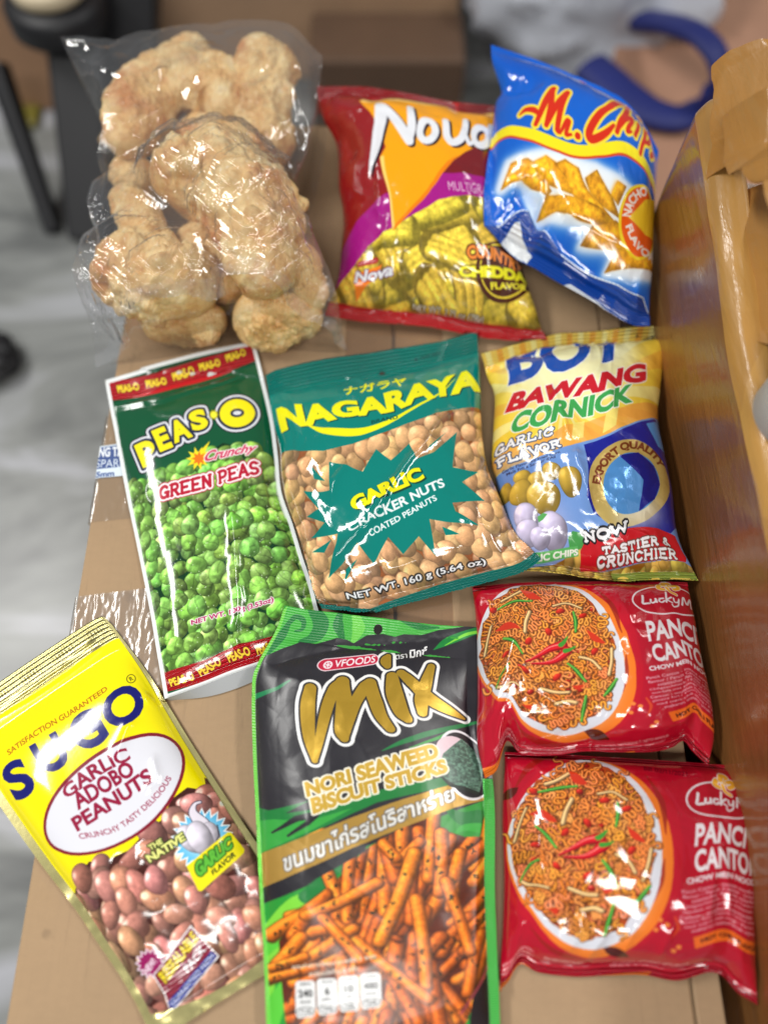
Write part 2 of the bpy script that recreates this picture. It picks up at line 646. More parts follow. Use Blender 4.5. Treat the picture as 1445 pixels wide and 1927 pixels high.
        lam = np.clip(nx * L[0] + ny * L[1] + nz * L[2], 0, 1)
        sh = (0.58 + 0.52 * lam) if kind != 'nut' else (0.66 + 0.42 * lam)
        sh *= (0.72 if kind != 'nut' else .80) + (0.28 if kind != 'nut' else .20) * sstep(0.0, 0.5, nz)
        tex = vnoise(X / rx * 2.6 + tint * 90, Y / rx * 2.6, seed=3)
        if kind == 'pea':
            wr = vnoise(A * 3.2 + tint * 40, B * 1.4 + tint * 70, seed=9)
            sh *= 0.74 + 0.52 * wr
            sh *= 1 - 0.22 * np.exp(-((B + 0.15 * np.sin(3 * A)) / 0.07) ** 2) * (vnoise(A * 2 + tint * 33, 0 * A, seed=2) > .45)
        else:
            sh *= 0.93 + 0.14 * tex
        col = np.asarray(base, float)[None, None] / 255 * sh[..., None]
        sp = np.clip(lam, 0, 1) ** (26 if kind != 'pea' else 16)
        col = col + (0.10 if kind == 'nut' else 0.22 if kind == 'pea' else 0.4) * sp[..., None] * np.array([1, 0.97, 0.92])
        if clip is not None: m = m * clip[y0:y1, x0:x1]
        a = m[..., None]
        sl = self.img[y0:y1, x0:x1]
        self.img[y0:y1, x0:x1] = sl * (1 - a) + np.clip(col, 0, 1) * a

    def pile(self, region, size, base, var, dark, kind='nut', elong=1.25, seed=1, tag=None, uv=False, over=1.0, rag=0.0):
        """a heap of nuts or peas filling a polygon"""
        P = self.dense(region, 0.03 if uv else 18.0)
        reg = self.cover([self.m(P, uv)])
        self.blend(reg, dark, 1.0, tag)
        clip = self.full(reg)
        rng = np.random.RandomState(seed)
        s = size * self.k
        pts = []
        x, y, m = reg
        h, w = m.shape
        step = s * 0.86
        for layer in range(2):
            L = []
            for j in range(int(h / step) + 2):
                for i in range(int(w / step) + 2):
                    cx = x + (i + 0.5 * (j % 2) + rng.uniform(-.28, .28)) * step
                    cy = y + (j + rng.uniform(-.28, .28)) * step
                    ix, iy = int(np.clip(cx, 0, self.W - 1)), int(np.clip(cy, 0, self.H - 1))
                    if clip[iy, ix] < 0.5: continue
                    if layer == 1 and rng.rand() < 0.40: continue
                    L.append((cx, cy))
            rng.shuffle(L)
            pts += [(p, layer) for p in L]
        free = np.ones_like(clip) if rag else clip
        for (cx, cy), layer in pts:
            e = rng.uniform(1.25 if kind == 'gloss' else 1.0, elong); q = rng.uniform(.86, 1.12) * s * 0.56
            t = rng.rand()
            b = np.asarray(base, float) * (0.80 if layer == 0 else 1.0) * (1 + rng.uniform(-var, var, 3) * np.array([.6, 1, 1]))
            self.blob((cx, cy), q * e ** .5, q / e ** .5, rng.uniform(0, math.pi), b, t, kind, clip=free)
        return clip

    def rod(self, P, wid, base, clip=None, smooth=14, dark=0.5, uvpx=False, hi=0.25, edge=0.0):
        """a noodle / biscuit stick of a printed picture"""
        Q = np.asarray(P, float) if uvpx else self.m(P)
        r = wid * 0.5 * (1 if uvpx else self.k)
        if smooth: Q = catmull(Q, smooth)
        s = self.sdf(Q, r)
        if s is None: return
        x, y, D = s
        s2 = self.sdf(Q + np.array([-0.35, -0.4]) * r, 0.0, pad=3 + int(r) + 1)
        if s2 is None: return
        h, w = D.shape
        full = np.full((h, w), 3 * r)
        X2, Y2, D2 = s2
        ax0, ay0 = max(x, X2), max(y, Y2)
        ax1, ay1 = min(x + w, X2 + D2.shape[1]), min(y + h, Y2 + D2.shape[0])
        if ax1 <= ax0 or ay1 <= ay0: return
        full[ay0 - y:ay1 - y, ax0 - x:ax1 - x] = D2[ay0 - Y2:ay1 - Y2, ax0 - X2:ax1 - X2]
        q = np.clip(full / r, 0, 1.6)
        sh = 1.1 - dark * q ** 1.5 * 0.75
        m = np.clip(0.5 - D, 0, 1)
        if edge:
            me = np.clip(0.5 - D + edge * self.k, 0, 1)
            if clip is not None: me = me * clip[y:y + h, x:x + w]
            self.blend((x, y, me), np.asarray(base) * 0.35, 0.6)
        if clip is not None: m = m * clip[y:y + h, x:x + w]
        col = np.asarray(base, float) / 255 * sh[..., None] + hi * np.exp(-(q / 0.35) ** 2)[..., None] * np.array([1, .85, .6])
        a = m[..., None]
        sl = self.img[y:y + h, x:x + w]
        self.img[y:y + h, x:x + w] = sl * (1 - a) + np.clip(col, 0, 1) * a

    def grain(self, reg_mask, scale, amt, seed=1, tintv=(1, 1, 1), aniso=(1, 1)):
        Y, X = np.mgrid[0:self.H, 0:self.W]
        n = fbm(X / (scale * self.k) * aniso[0], Y / (scale * self.k) * aniso[1], seed=seed) - 0.5
        self.img *= 1 + (n * amt * 2 * reg_mask)[..., None] * np.asarray(tintv, float)
        self.img = np.clip(self.img, 0, 1)

    def to_image(self, name):
        im = bpy.data.images.new(name, self.W, self.H, alpha=True)
        px = np.ones((self.H, self.W, 4), np.float32)
        px[..., :3] = np.clip(self.img[::-1], 0, 1)
        px[..., 3] = np.clip(self.metal[::-1], 0, 1)
        im.alpha_mode = 'CHANNEL_PACKED'
        im.pixels.foreach_set(px.ravel())
        im.update()
        im.pack()
        return im


def box_quad(c, w, h, rot, lean=0.0):
    a = math.radians(rot); ca, sa = math.cos(a), math.sin(a)
    out = []
    for x, y in ((-w / 2 + lean * h / 2, -h / 2), (w / 2 + lean * h / 2, -h / 2), (w / 2 - lean * h / 2, h / 2), (-w / 2 - lean * h / 2, h / 2)):
        out.append((c[0] + x * ca - y * sa, c[1] + x * sa + y * ca))
    return out


def word(a, L, col, bold=0.05, out=(), tag=None):
    """letters placed one by one: [(char, centre, w, h, rot)]"""
    for k in range(len(out)):
        for s, c, w, h, r in L: a.text(s, box_quad(c, w, h, r), out[k][1], bold, [out[k]], tag)
    for s, c, w, h, r in L: a.text(s, box_quad(c, w, h, r), col, bold, (), tag)


def arc_curves(c, r_out, r_in, a0, a1, n=14, sy=1.0):
    t = np.radians(np.linspace(a0, a1, n))
    f = lambda r: [(c[0] + r * math.cos(x), c[1] + sy * r * math.sin(x)) for x in t]
    return {'top': f(r_out), 'bot': f(r_in)}


def ring(c, rx, ry, rot=0, n=40):
    t = np.linspace(0, 2 * math.pi, n)
    a = math.radians(rot)
    return [(c[0] + rx * math.cos(x) * math.cos(a) - ry * math.sin(x) * math.sin(a), c[1] + rx * math.cos(x) * math.sin(a) + ry * math.sin(x) * math.cos(a)) for x in t]

# ------------------------------------------------------------------ filled film packs
_HX0, _HY0, _HN, _HM, _HS = -0.34, -0.36, 700, 1080, 0.001
HEIGHT = np.zeros((_HM, _HN))            # what is already lying on the box top: a pack put down later rests on it


def _hidx(P):
    i = np.clip(((P[..., 0] - _HX0) / _HS).astype(int), 0, _HN - 1)
    j = np.clip(((P[..., 1] - _HY0) / _HS).astype(int), 0, _HM - 1)
    return j, i


def smooth_h(r=3):
    k = np.exp(-0.5 * (np.arange(-3 * r, 3 * r + 1) / r) ** 2); k /= k.sum()
    b = HEIGHT
    for ax in (0, 1):
        b = np.apply_along_axis(lambda v: np.convolve(v, k, 'same'), ax, b)
    return np.maximum(b, HEIGHT)


def put_height(P):
    global HEIGHT
    j, i = _hidx(P)
    np.maximum.at(HEIGHT, (j.ravel(), i.ravel()), P[..., 2].ravel())
    h = HEIGHT.copy()
    for dy in (-1, 0, 1):
        for dx in (-1, 0, 1):
            np.maximum(h, np.roll(np.roll(HEIGHT, dy, 0), dx, 1), out=h)
    HEIGHT = h


def ridge_noise(x, seed):
    n = vnoise(x, 0.37 + 0 * x, seed=seed)
    return 1 - np.abs(2 * n - 1)


def crumple(S, T, lam, seed, n=7):
    """faceted creases of crumpled film, about -1..1"""
    rng = np.random.RandomState(seed)
    h = 0
    wx = vnoise(S / lam * 0.7, T / lam * 0.7, seed=seed + 1) - .5
    wy = vnoise(S / lam * 0.7, T / lam * 0.7, seed=seed + 2) - .5
    for k in range(n):
        th = rng.uniform(0, math.pi)
        l = lam * rng.uniform(.7, 1.9)
        q = (S * math.cos(th) + T * math.sin(th)) / l + rng.rand() + 1.1 * (wx * math.cos(k) + wy * math.sin(k))
        tri = np.abs((q % 1.0) - .5) * 2
        mask = sstep(.42, .72, vnoise(S / (lam * 1.7) + 13 * k, T / (lam * 1.7) - 7 * k, seed=seed + 5 + k))
        h = h + (tri - .5) * mask * (l / lam)
    return h


SUBPARTS = {'emblem_lettering': ('export_emblem',), 'oval_lettering': ('oval_label',), 'banner_lettering': ('red_banner',), 'strip_lettering': ('gold_strip',), 'hang_hole': ('top_seal',),
            'header_lettering': ('top_seal',), 'footer_lettering': ('bottom_seal',), 'flavour_lettering': ('flavour_burst',), 'name_lettering': (), 'brand_lettering': ('orange_triangle',)}


class Pack:
    def __init__(self, name, frame, top, right, bottom, left, z=(0, 0, 0, 0), bulge=0.02, seals=(0.05, 0.05, 0.0, 0.0),
                 pw=(2.6, 0.6, 3.0, 0.7), n=(260, 360), sheet=1.3, skew=0.0):
        self.name = name; self.frame = frame; self.bulge = bulge
        x0, y0, s = frame
        N = 160
        def crv(pts, za, zb):
            q = catmull(np.asarray(pts, float) / s + np.array([x0, y0]), N)
            zz = np.linspace(za, zb, N) if not np.iterable(za) else np.interp(np.linspace(0, 1, N), np.linspace(0, 1, len(za)), za)
            return at(q[:, 0], q[:, 1], zz)
        ztl, ztr, zbr, zbl = z
        Tc, Rc, Bc, Lc = crv(top, ztl, ztr), crv(right, ztr, zbr), crv(bottom, zbl, zbr), crv(left, ztl, zbl)
        Wm = 0.5 * (np.linalg.norm(np.diff(Tc, axis=0), axis=1).sum() + np.linalg.norm(np.diff(Bc, axis=0), axis=1).sum())
        Hm = 0.5 * (np.linalg.norm(np.diff(Lc, axis=0), axis=1).sum() + np.linalg.norm(np.diff(Rc, axis=0), axis=1).sum())
        self.Wm, self.Hm = Wm, Hm
        nu, nv = n
        self.nu, self.nv = nu, nv
        t = np.linspace(0, 1, nu); u = 0.65 * t + 0.35 * (0.5 - 0.5 * np.cos(math.pi * t))
        t = np.linspace(0, 1, nv); v = 0.75 * t + 0.25 * (0.5 - 0.5 * np.cos(math.pi * t))
        self.U, self.V = np.meshgrid(u, v)
        U, V = self.U[..., None], self.V[..., None]
        g = np.linspace(0, 1, N)
        ev = lambda c, w: np.stack([np.interp(w, g, c[:, k]) for k in range(3)], -1)
        Tu, Bu, Lv, Rv = ev(Tc, u)[None], ev(Bc, u)[None], ev(Lc, v)[:, None], ev(Rc, v)[:, None]
        P = (1 - V) * Tu + V * Bu + (1 - U) * Lv + U * Rv - ((1 - U) * (1 - V) * Tc[0] + U * (1 - V) * Tc[-1] + (1 - U) * V * Bc[0] + U * V * Bc[-1])
        self.flat = P
        a = (Tc[-1] - Tc[0]) + (Bc[-1] - Bc[0]); b = (Lc[0] - Lc[-1]) + (Rc[0] - Rc[-1])
        nrm = np.cross(a, b); nrm /= np.linalg.norm(nrm)
        if nrm[2] < 0: nrm = -nrm
        self.nrm = nrm
        s0, s1, l0, l1 = seals
        self.seals = seals
        uu = np.clip((self.U - l0) / (1 - l0 - l1), 0, 1) * 2 - 1
        vv = np.clip((self.V - s0) / (1 - s0 - s1), 0, 1) * 2 - 1
        self.uu, self.vv = uu, vv
        f = (1 - np.abs(uu) ** pw[0]) ** pw[1] * (1 - np.abs(vv) ** pw[2]) ** pw[3]
        self.f = f
        self.S, self.T = self.U * Wm, self.V * Hm
        self.h = np.zeros_like(self.U)
        P0 = P + (bulge * f)[..., None] * nrm
        # label sheet: smooth map from the measuring grid to the sheet
        q = project(P0)
        gu = np.gradient(P0, axis=1); gv = np.gradient(P0, axis=0)
        nn = np.cross(gu, -gv); nn /= np.linalg.norm(nn, axis=-1, keepdims=True) + 1e-12
        toc = np.array([0, CAM_Y, CAM_H]) - P0; toc /= np.linalg.norm(toc, axis=-1, keepdims=True)
        ok = ((nn * toc).sum(-1) > 0.12)
        self.c0 = q[ok].mean(0); self.cs = q[ok].std(0).max() * 1.6
        self.deg = 3
        A = self._basis(q[ok][::7])
        Y = np.stack([self.U[ok][::7], self.V[ok][::7]], -1)
        self.coef = np.linalg.lstsq(A, Y, rcond=None)[0]
        q1 = np.column_stack([q[ok][::7], np.ones(len(Y))])
        self.aff = np.linalg.lstsq(q1, Y, rcond=None)[0]
        Wpx = np.linalg.norm(np.diff(project(Tc), axis=0), axis=1).sum(); Hpx = np.linalg.norm(np.diff(project(Lc), axis=0), axis=1).sum()
        self.art = Art(int(Wpx * sheet), int(Hpx * sheet), frame, self.p2uv)

    def _basis(self, q):
        x = (q - self.c0) / self.cs
        return np.stack([x[..., 0] ** i * x[..., 1] ** j for i in range(self.deg + 1) for j in range(self.deg + 1 - i)], -1)

    def p2uv(self, q):
        # past the rim of the sheet the map goes on straight
        q = np.asarray(q, float)
        J = self.aff[:2]
        ua = q @ J + self.aff[2]
        uc = np.clip(ua, -0.03, 1.03)
        qc = (uc - self.aff[2]) @ np.linalg.inv(J)
        return self._basis(qc) @ self.coef + (q - qc) @ J

    # ---- film relief (metres along the pack's own normal)
    def _dist(self, pts):
        x0, y0, s = self.frame
        uv = self.p2uv(np.asarray(pts, float) / s + np.array([x0, y0]))
        Q = uv * np.array([self.Wm, self.Hm])
        D = np.full(self.S.shape, 1e9); A = np.zeros_like(D); L = np.zeros_like(D)
        acc = 0.0
        for i in range(len(Q) - 1):
            a, d = Q[i], Q[i + 1] - Q[i]
            l = np.linalg.norm(d) + 1e-9
            t = np.clip(((self.S - a[0]) * d[0] + (self.T - a[1]) * d[1]) / l ** 2, 0, 1)
            dx, dy = self.S - a[0] - t * d[0], self.T - a[1] - t * d[1]
            dist = np.hypot(dx, dy)
            m = dist < D
            D = np.where(m, dist, D)
            A = np.where(m, np.sign(d[0] * (self.T - a[1]) - d[1] * (self.S - a[0])), A)
            L = np.where(m, acc + t * l, L)
            acc += l
        return D, A, L / acc

    def crease(self, pts, amp, w, kind='ridge', ends=0.35, wob=0.0015, seed=1):
        D, sg, L = self._dist(pts)
        fade = np.clip(np.minimum(L, 1 - L) / ends, 0, 1); fade = fade * fade * (3 - 2 * fade)
        d = D * sg + 0.5 * wob * (vnoise(self.S / 0.006, self.T / 0.006, seed=seed) - .5) * 2
        if kind == 'ridge':
            e = 0.25 * w
            r = np.exp(-(np.sqrt(d * d + e * e) - e) / w)
        else:
            r = np.tanh(d / w) * np.exp(-np.abs(d) / (7 * w))
        end = np.exp(-np.maximum(D - 6 * w, 0) / w)
        self.h += amp * fade * r * end

    def crinkle(self, lam, amp, seed, region=None):
        h = crumple(self.S, self.T, lam, seed) * amp
        if region is not None: h = h * region
        self.h += h

    def pleats(self, side, amp, L, freq, seed):
        d = {'top': self.V * self.Hm, 'bottom': (1 - self.V) * self.Hm, 'left': self.U * self.Wm, 'right': (1 - self.U) * self.Wm}[side]
        s0, s1, l0, l1 = self.seals
        off = {'top': s0 * self.Hm, 'bottom': s1 * self.Hm, 'left': l0 * self.Wm, 'right': l1 * self.Wm}[side]
        x = self.S if side in ('top', 'bottom') else self.T
        dd = np.maximum(d - off, 0)
        self.h += amp * (ridge_noise(x * freq + 2.0 * (vnoise(self.S * 30, self.T * 30, seed=seed) - .5), seed) - .5) * np.exp(-dd / L) * sstep(-0.004, 0.004, d - off + 0.002)

    def around(self, c, r):
        x0, y0, s = self.frame
        uv = self.p2uv(np.asarray([c], float) / s + np.array([x0, y0]))[0]
        return np.exp(-(((self.S - uv[0] * self.Wm) ** 2 + (self.T - uv[1] * self.Hm) ** 2) / r ** 2))

    def serrate(self, side, amp, pitch):
        """pinked edge of a crimped seal"""
        d = self.V * self.Hm if side == 'top' else (1 - self.V) * self.Hm
        z = (np.abs((self.S / pitch) % 1.0 - .5) * 2 - .5) * amp
        dirv = (self.flat[0] - self.flat[-1]); dirv /= np.linalg.norm(dirv, axis=-1, keepdims=True)
        self.flat = self.flat + (z * np.exp(-d / 0.0016) * (1 if side == 'top' else -1))[..., None] * dirv[None]

    def build(self, label, cat, mats, group=None, rest=True, back=True, min_faces=14, lift=0.0007):
        P = self.flat + (self.bulge * self.f + self.h)[..., None] * self.nrm
        back_f = self.flat - (0.55 * self.bulge * self.f)[..., None] * self.nrm
        if rest:
            H = smooth_h(11 if rest == 'over' else 3)
            j, i = _hidx(P)
            zmin = H[j, i] + lift
            low = zmin - P[..., 2]
            if rest == 'over': zmin = zmin * sstep(0, .05, 1 - self.V)
            k = 0.008 if rest == 'over' else 0.004
            P[..., 2] += np.where(low > -k, np.where(low > k, low, (low + k) ** 2 / (4 * k)), 0)
            if rest == 'over':                       # a bag with the things inside it: its back lies under them
                back_f = self.flat.copy(); back_f[..., 2] = np.minimum(self.flat[..., 2] * .4, P[..., 2] - .001)
                back_f[..., 2] = np.minimum(back_f[..., 2], .0015)
            else:
                back_f[..., 2] = np.minimum(np.maximum(back_f[..., 2], zmin - 0.0003), P[..., 2] - 0.00025)
            put_height(P)
        gu = np.gradient(P, axis=1); gv = np.gradient(P, axis=0)
        nn = np.cross(gu, -gv); nn /= np.linalg.norm(nn, axis=-1, keepdims=True) + 1e-12
        c = P.reshape(-1, 3).mean(0)
        root = empty(self.name, (float(c[0]), float(c[1]), 0.0), label, cat, group)
        nu, nv = self.nu, self.nv
        F = grid_faces(nu, nv)
        uv = np.stack([self.U, 1 - self.V], -1).reshape(-1, 2)
        a = self.art
        fu = self.U.ravel()[F].mean(1); fv = self.V.ravel()[F].mean(1)
        ft = a.tags[np.clip((fv * a.H).astype(int), 0, a.H - 1), np.clip((fu * a.W).astype(int), 0, a.W - 1)]
        Vv = P.reshape(-1, 3); Nn = nn.reshape(-1, 3)
        for k, nm in enumerate(a.names):
            if k and (ft == k).sum() < min_faces: ft[ft == k] = 0
        made = {}
        for k, nm in enumerate(a.names):
            sel = F[ft == k]
            if len(sel) == 0: continue
            used, inv = np.unique(sel, return_inverse=True)
            mat = mats.get(nm) or (mats['seal'] if 'seal' in nm and 'seal' in mats else mats['film'])
            made[nm] = mesh_obj(nm, Vv[used], inv.reshape(-1, 4), mat, root, uv=uv[used], normals=Nn[used])
        for nm, o in made.items():               # lettering and holes belong to the piece they are on
            for up in SUBPARTS.get(nm, ()):
                if up in made: o.parent = made[up]; break
        if back:
            st = 6
            ju = np.unique(np.r_[np.arange(0, nu, st), nu - 1]); jv = np.unique(np.r_[np.arange(0, nv, st), nv - 1])
            B = back_f[np.ix_(jv, ju)]
            # its rim meets the front film
            Fr = P[np.ix_(jv, ju)]
            B[0], B[-1], B[:, 0], B[:, -1] = Fr[0], Fr[-1], Fr[:, 0], Fr[:, -1]
            mesh_obj('back_film', B.reshape(-1, 3), grid_faces(len(ju), len(jv))[:, ::-1], mats['back'], root)
        self.root, self.P = root, P
        return root


def film_mat(name, img, rough=0.13, coat=0.25, wr=0.25, wr_scale=55.0, fine=0.06, seal=None, ior=1.55, metal_rough=0.28, seal_uv=1.0):
    m, nt, bs = new_mat(name)
    t = nt.nodes.new('ShaderNodeTexImage'); t.image = img; t.extension = 'EXTEND'
    nt.links.new(t.outputs['Color'], bs.inputs['Base Color'])
    nt.links.new(t.outputs['Alpha'], bs.inputs['Metallic'])
    bs.inputs['IOR'].default_value = ior
    bs.inputs['Coat Weight'].default_value = coat
    bs.inputs['Coat Roughness'].default_value = rough * 0.7
    # roughness: clear film, a little smeared by handling; foil rougher
    r = ramp(nt, noise_tex(nt, 22.0, 3), [(0.3, (rough * .8,) * 3), (0.75, (rough * 1.35,) * 3)])
    r2 = mixcol(nt, t.outputs['Alpha'], r, (metal_rough,) * 3 + (1,))
    nt.links.new(r2, bs.inputs['Roughness'])
    n1 = bump(nt, noise_tex(nt, wr_scale, 2.0, 0.45, distortion=0.6), wr, 0.0016)
    n2 = bump(nt, noise_tex(nt, 420.0, 2.0), fine, 0.0005, n1)
    if seal:
        uvn = nt.nodes.new('ShaderNodeUVMap'); uvn.uv_map = 'label'
        sp = nt.nodes.new('ShaderNodeSeparateXYZ'); nt.links.new(uvn.outputs[0], sp.inputs[0])
        axis, freq, st = seal
        mu = nt.nodes.new('ShaderNodeMath'); mu.operation = 'MULTIPLY'; mu.inputs[1].default_value = freq * 2 * math.pi
        nt.links.new(sp.outputs[axis], mu.inputs[0])
        sn = nt.nodes.new('ShaderNodeMath'); sn.operation = 'SINE'; nt.links.new(mu.outputs[0], sn.inputs[0])
        n2 = bump(nt, sn.outputs[0], st, 0.0016, n2)
    nt.links.new(n2, bs.inputs['Normal'])
    return m


def pack_mats(pk, rough=0.13, back=(200, 200, 200), seal_axis=1, seal_pitch=0.0026, seal_st=0.8, **kw):
    nm = pk.name
    img = pk.art.to_image(nm + '_print')
    L = pk.Hm if seal_axis == 1 else pk.Wm
    return {'film': film_mat(nm + '_film', img, rough, **kw),
            'seal': film_mat(nm + '_crimped_seal', img, rough, seal=(seal_axis, L / seal_pitch, seal_st), **kw),
            'back': plain_mat(nm + '_back', back, 0.3)}

# ------------------------------------------------------------------ the floor and what stands behind, out of focus
FLOOR_Z = -0.46


def floor_mat():
    m, nt, bs = new_mat('floor_tile')
    f = noise_tex(nt, 2.2, 4, .6, vec_scale=(1.0, 2.6, 1.0), distortion=.8)
    c = ramp(nt, f, [(0.34, lin((78, 80, 80))[:3]), (0.52, lin((136, 138, 136))[:3]), (0.72, lin((192, 193, 202))[:3])])
    nt.links.new(c, bs.inputs['Base Color'])
    bs.inputs['Roughness'].default_value = .32
    return m


o = mesh_obj('floor', [(-6, -4, FLOOR_Z), (6, -4, FLOOR_Z), (6, 9, FLOOR_Z), (-6, 9, FLOOR_Z)], [(0, 1, 2, 3)], floor_mat(), None, smooth=False)
tag(o, kind='structure')


def card_mat(name, rgb, var=.07, stain=True):
    m, nt, bs = new_mat(name)
    c = np.array(lin(rgb)[:3])
    f = noise_tex(nt, 14, 5, .6)
    base = ramp(nt, f, [(0.3, tuple(c * (1 - var))), (0.7, tuple(c * (1 + var)))])
    fib = noise_tex(nt, 130, 5, .75, vec_scale=(1.0, 1.8, 1.0))
    base = mixcol(nt, 0.22, base, ramp(nt, fib, [(0.3, tuple(c * .78)), (0.7, tuple(c * 1.16))]))
    big = noise_tex(nt, 3.2, 4, .6, vec_scale=(1.0, .5, 1.0))
    base = mixcol(nt, ramp(nt, big, [(0.40, (0, 0, 0)), (0.66, (.6, .6, .6))]), base, tuple(c * np.array([1.24, 1.22, 1.18])) + (1,))
    scr = noise_tex(nt, 16, 5, .75, vec_scale=(9.0, .6, 1.0), distortion=.3)
    base = mixcol(nt, ramp(nt, scr, [(0.58, (0, 0, 0)), (0.70, (.42, .42, .42))]), base, tuple(c * .72) + (1,))
    if stain:
        sp = noise_tex(nt, 55, 2, .5)
        base = mixcol(nt, ramp(nt, sp, [(0.70, (0, 0, 0)), (0.78, (.5, .5, .5))]), base, tuple(c * .62) + (1,))
    fl = nt.nodes.new('ShaderNodeTexWave'); fl.bands_direction = 'X'; fl.inputs['Scale'].default_value = 42.0; fl.inputs['Distortion'].default_value = .6
    tcw = nt.nodes.new('ShaderNodeTexCoord'); nt.links.new(tcw.outputs['Object'], fl.inputs['Vector'])
    base = mixcol(nt, ramp(nt, fl.outputs['Fac'], [(0.0, (.035, .035, .035)), (0.35, (0, 0, 0))]), base, tuple(c * .7) + (1,))
    nt.links.new(base, bs.inputs['Base Color'])
    bs.inputs['Roughness'].default_value = .72
    nt.links.new(bump(nt, noise_tex(nt, 300, 4), .18, .0006), bs.inputs['Normal'])
    return m


def clear_film_mat(name, gloss=1.0, rough=.05, haze=.05, bs_=.4, bscale=60, bdist=.0015, tint=(.97, .97, .98)):
    m = bpy.data.materials.new(name); m.use_nodes = True
    nt = m.node_tree; nt.nodes.remove(nt.nodes['Principled BSDF'])
    out = nt.nodes['Material Output']
    tr = nt.nodes.new('ShaderNodeBsdfTransparent'); tr.inputs[0].default_value = (*tint, 1)
    df = nt.nodes.new('ShaderNodeBsdfDiffuse'); df.inputs[0].default_value = (.8, .82, .86, 1)
    gl = nt.nodes.new('ShaderNodeBsdfGlossy'); gl.inputs['Roughness'].default_value = rough
    nrm = bump(nt, noise_tex(nt, bscale, 3, .5, distortion=.5), bs_, bdist)
    nt.links.new(nrm, gl.inputs['Normal'])
    fr = nt.nodes.new('ShaderNodeFresnel'); fr.inputs['IOR'].default_value = 1.5
    nt.links.new(nrm, fr.inputs['Normal'])
    geo = nt.nodes.new('ShaderNodeNewGeometry')          # a thin film reflects the same from both sides
    mr = nt.nodes.new('ShaderNodeMapRange'); mr.inputs['To Min'].default_value = 1.5; mr.inputs['To Max'].default_value = 1 / 1.5
    nt.links.new(geo.outputs['Backfacing'], mr.inputs['Value']); nt.links.new(mr.outputs[0], fr.inputs['IOR'])
    mu = nt.nodes.new('ShaderNodeMath'); mu.operation = 'MULTIPLY'; mu.inputs[1].default_value = gloss; mu.use_clamp = True
    nt.links.new(fr.outputs[0], mu.inputs[0])
    m1 = nt.nodes.new('ShaderNodeMixShader'); m1.inputs[0].default_value = haze
    nt.links.new(tr.outputs[0], m1.inputs[1]); nt.links.new(df.outputs[0], m1.inputs[2])
    m2 = nt.nodes.new('ShaderNodeMixShader')
    nt.links.new(mu.outputs[0], m2.inputs[0]); nt.links.new(m1.outputs[0], m2.inputs[1]); nt.links.new(gl.outputs[0], m2.inputs[2])
    nt.links.new(m2.outputs[0], out.inputs['Surface'])
    return m


# ---- the box everything lies on
XL, XR, YN, YF = -0.207, 0.188, -0.34, 0.385
card = card_mat('cardboard', (162, 134, 102))
box = empty('cardboard_box', (0, 0, FLOOR_Z), 'big brown cardboard box that carries all the snack packs', 'cardboard box')
V, F = box_geo((XL, YN, FLOOR_Z), (XR, YF, -0.004))
bevel(mesh_obj('box_body', V, F, card, box, smooth=False), .003)
V, F = box_geo((XL + .0005, YN + .0005, -0.0038), (.0065, YF - .0005, 0.0))
bevel(mesh_obj('top_flap', V, F, card, box, smooth=False), .0014)
V, F = box_geo((.0085, YN + .0005, -0.0038), (XR - .018, YF - .0005, 0.0))
bevel(mesh_obj('top_flap', V, F, card, box, smooth=False), .0014)
V, F = box_geo((XR - .0165, YN + .0005, -0.0038), (XR - .0005, YF - .0005, -0.0008))
bevel(mesh_obj('top_flap', V, F, card, box, smooth=False), .0014)
# a loose flap sticking out at the far corner
q = [at(232, 186, -.02), at(186, 262, -.03), at(300, 275, -.004), at(310, 215, -.004)]
q = [np.array(p) for p in q]
Vf = q + [p - np.array([0, 0, .004]) for p in q]
mesh_obj('loose_flap', Vf, [(0, 1, 2, 3), (7, 6, 5, 4), (0, 4, 5, 1), (1, 5, 6, 2), (2, 6, 7, 3), (3, 7, 4, 0)], card_mat('flap_card', (190, 156, 116)), box, smooth=False)


def strip(name, pts, z, mat, n=(40, 60), amp=0.0004, seed=1, wrap=True):
    """a strip of tape on the box top, quad in photo measure (far-left, far-right, near-right, near-left)"""
    P = [at(x, y, z) for x, y in pts]
    u, v = np.meshgrid(np.linspace(0, 1, n[0]), np.linspace(0, 1, n[1]))
    u, v = u[..., None], v[..., None]
    Q = (1 - u) * (1 - v) * P[0] + u * (1 - v) * P[1] + u * v * P[2] + (1 - u) * v * P[3]
    Q[..., 2] += amp * (np.abs(2 * fbm(Q[..., 0] / .004, Q[..., 1] / .02, seed=seed) - 1))
    if wrap:                                             # the end is folded down over the box edge
        over = np.clip(XL - Q[..., 0], 0, None)
        Q[..., 2] -= over * 1.0; Q[..., 0] = np.maximum(Q[..., 0], XL - .0012)
    return mesh_obj(name, Q.reshape(-1, 3), grid_faces(*n)[:, ::-1], mat, box)


tape_clear = clear_film_mat('clear_tape', 2.2, .10, .05, .5, 90, .001, (.93, .91, .86))
tape_wrink = clear_film_mat('wrinkled_clear_tape', 2.6, .20, .10, .55, 48, .0035, (.94, .91, .86))
strip('packing_tape', [(166, 780), (300, 770), (330, 968), (150, 985)], .0006, tape_clear)
# the long tape over the middle seam
_u, _v = np.meshgrid(np.linspace(-.030, .046, 30), np.linspace(YN + .002, YF - .002, 260))
_z = .0006 + .0005 * np.abs(2 * fbm(_u / .006, _v / .05, seed=77) - 1)
mesh_obj('packing_tape', np.stack([_u, _v, _z], -1).reshape(-1, 3), grid_faces(30, 260), clear_film_mat('brown_packing_tape', 2.0, .12, .05, .6, 70, .001, (.86, .76, .62)), box)
strip('packing_tape', [(128, 1125), (330, 1100), (400, 1270), (95, 1330)], .0006, tape_wrink, (90, 80), .0012, 5)


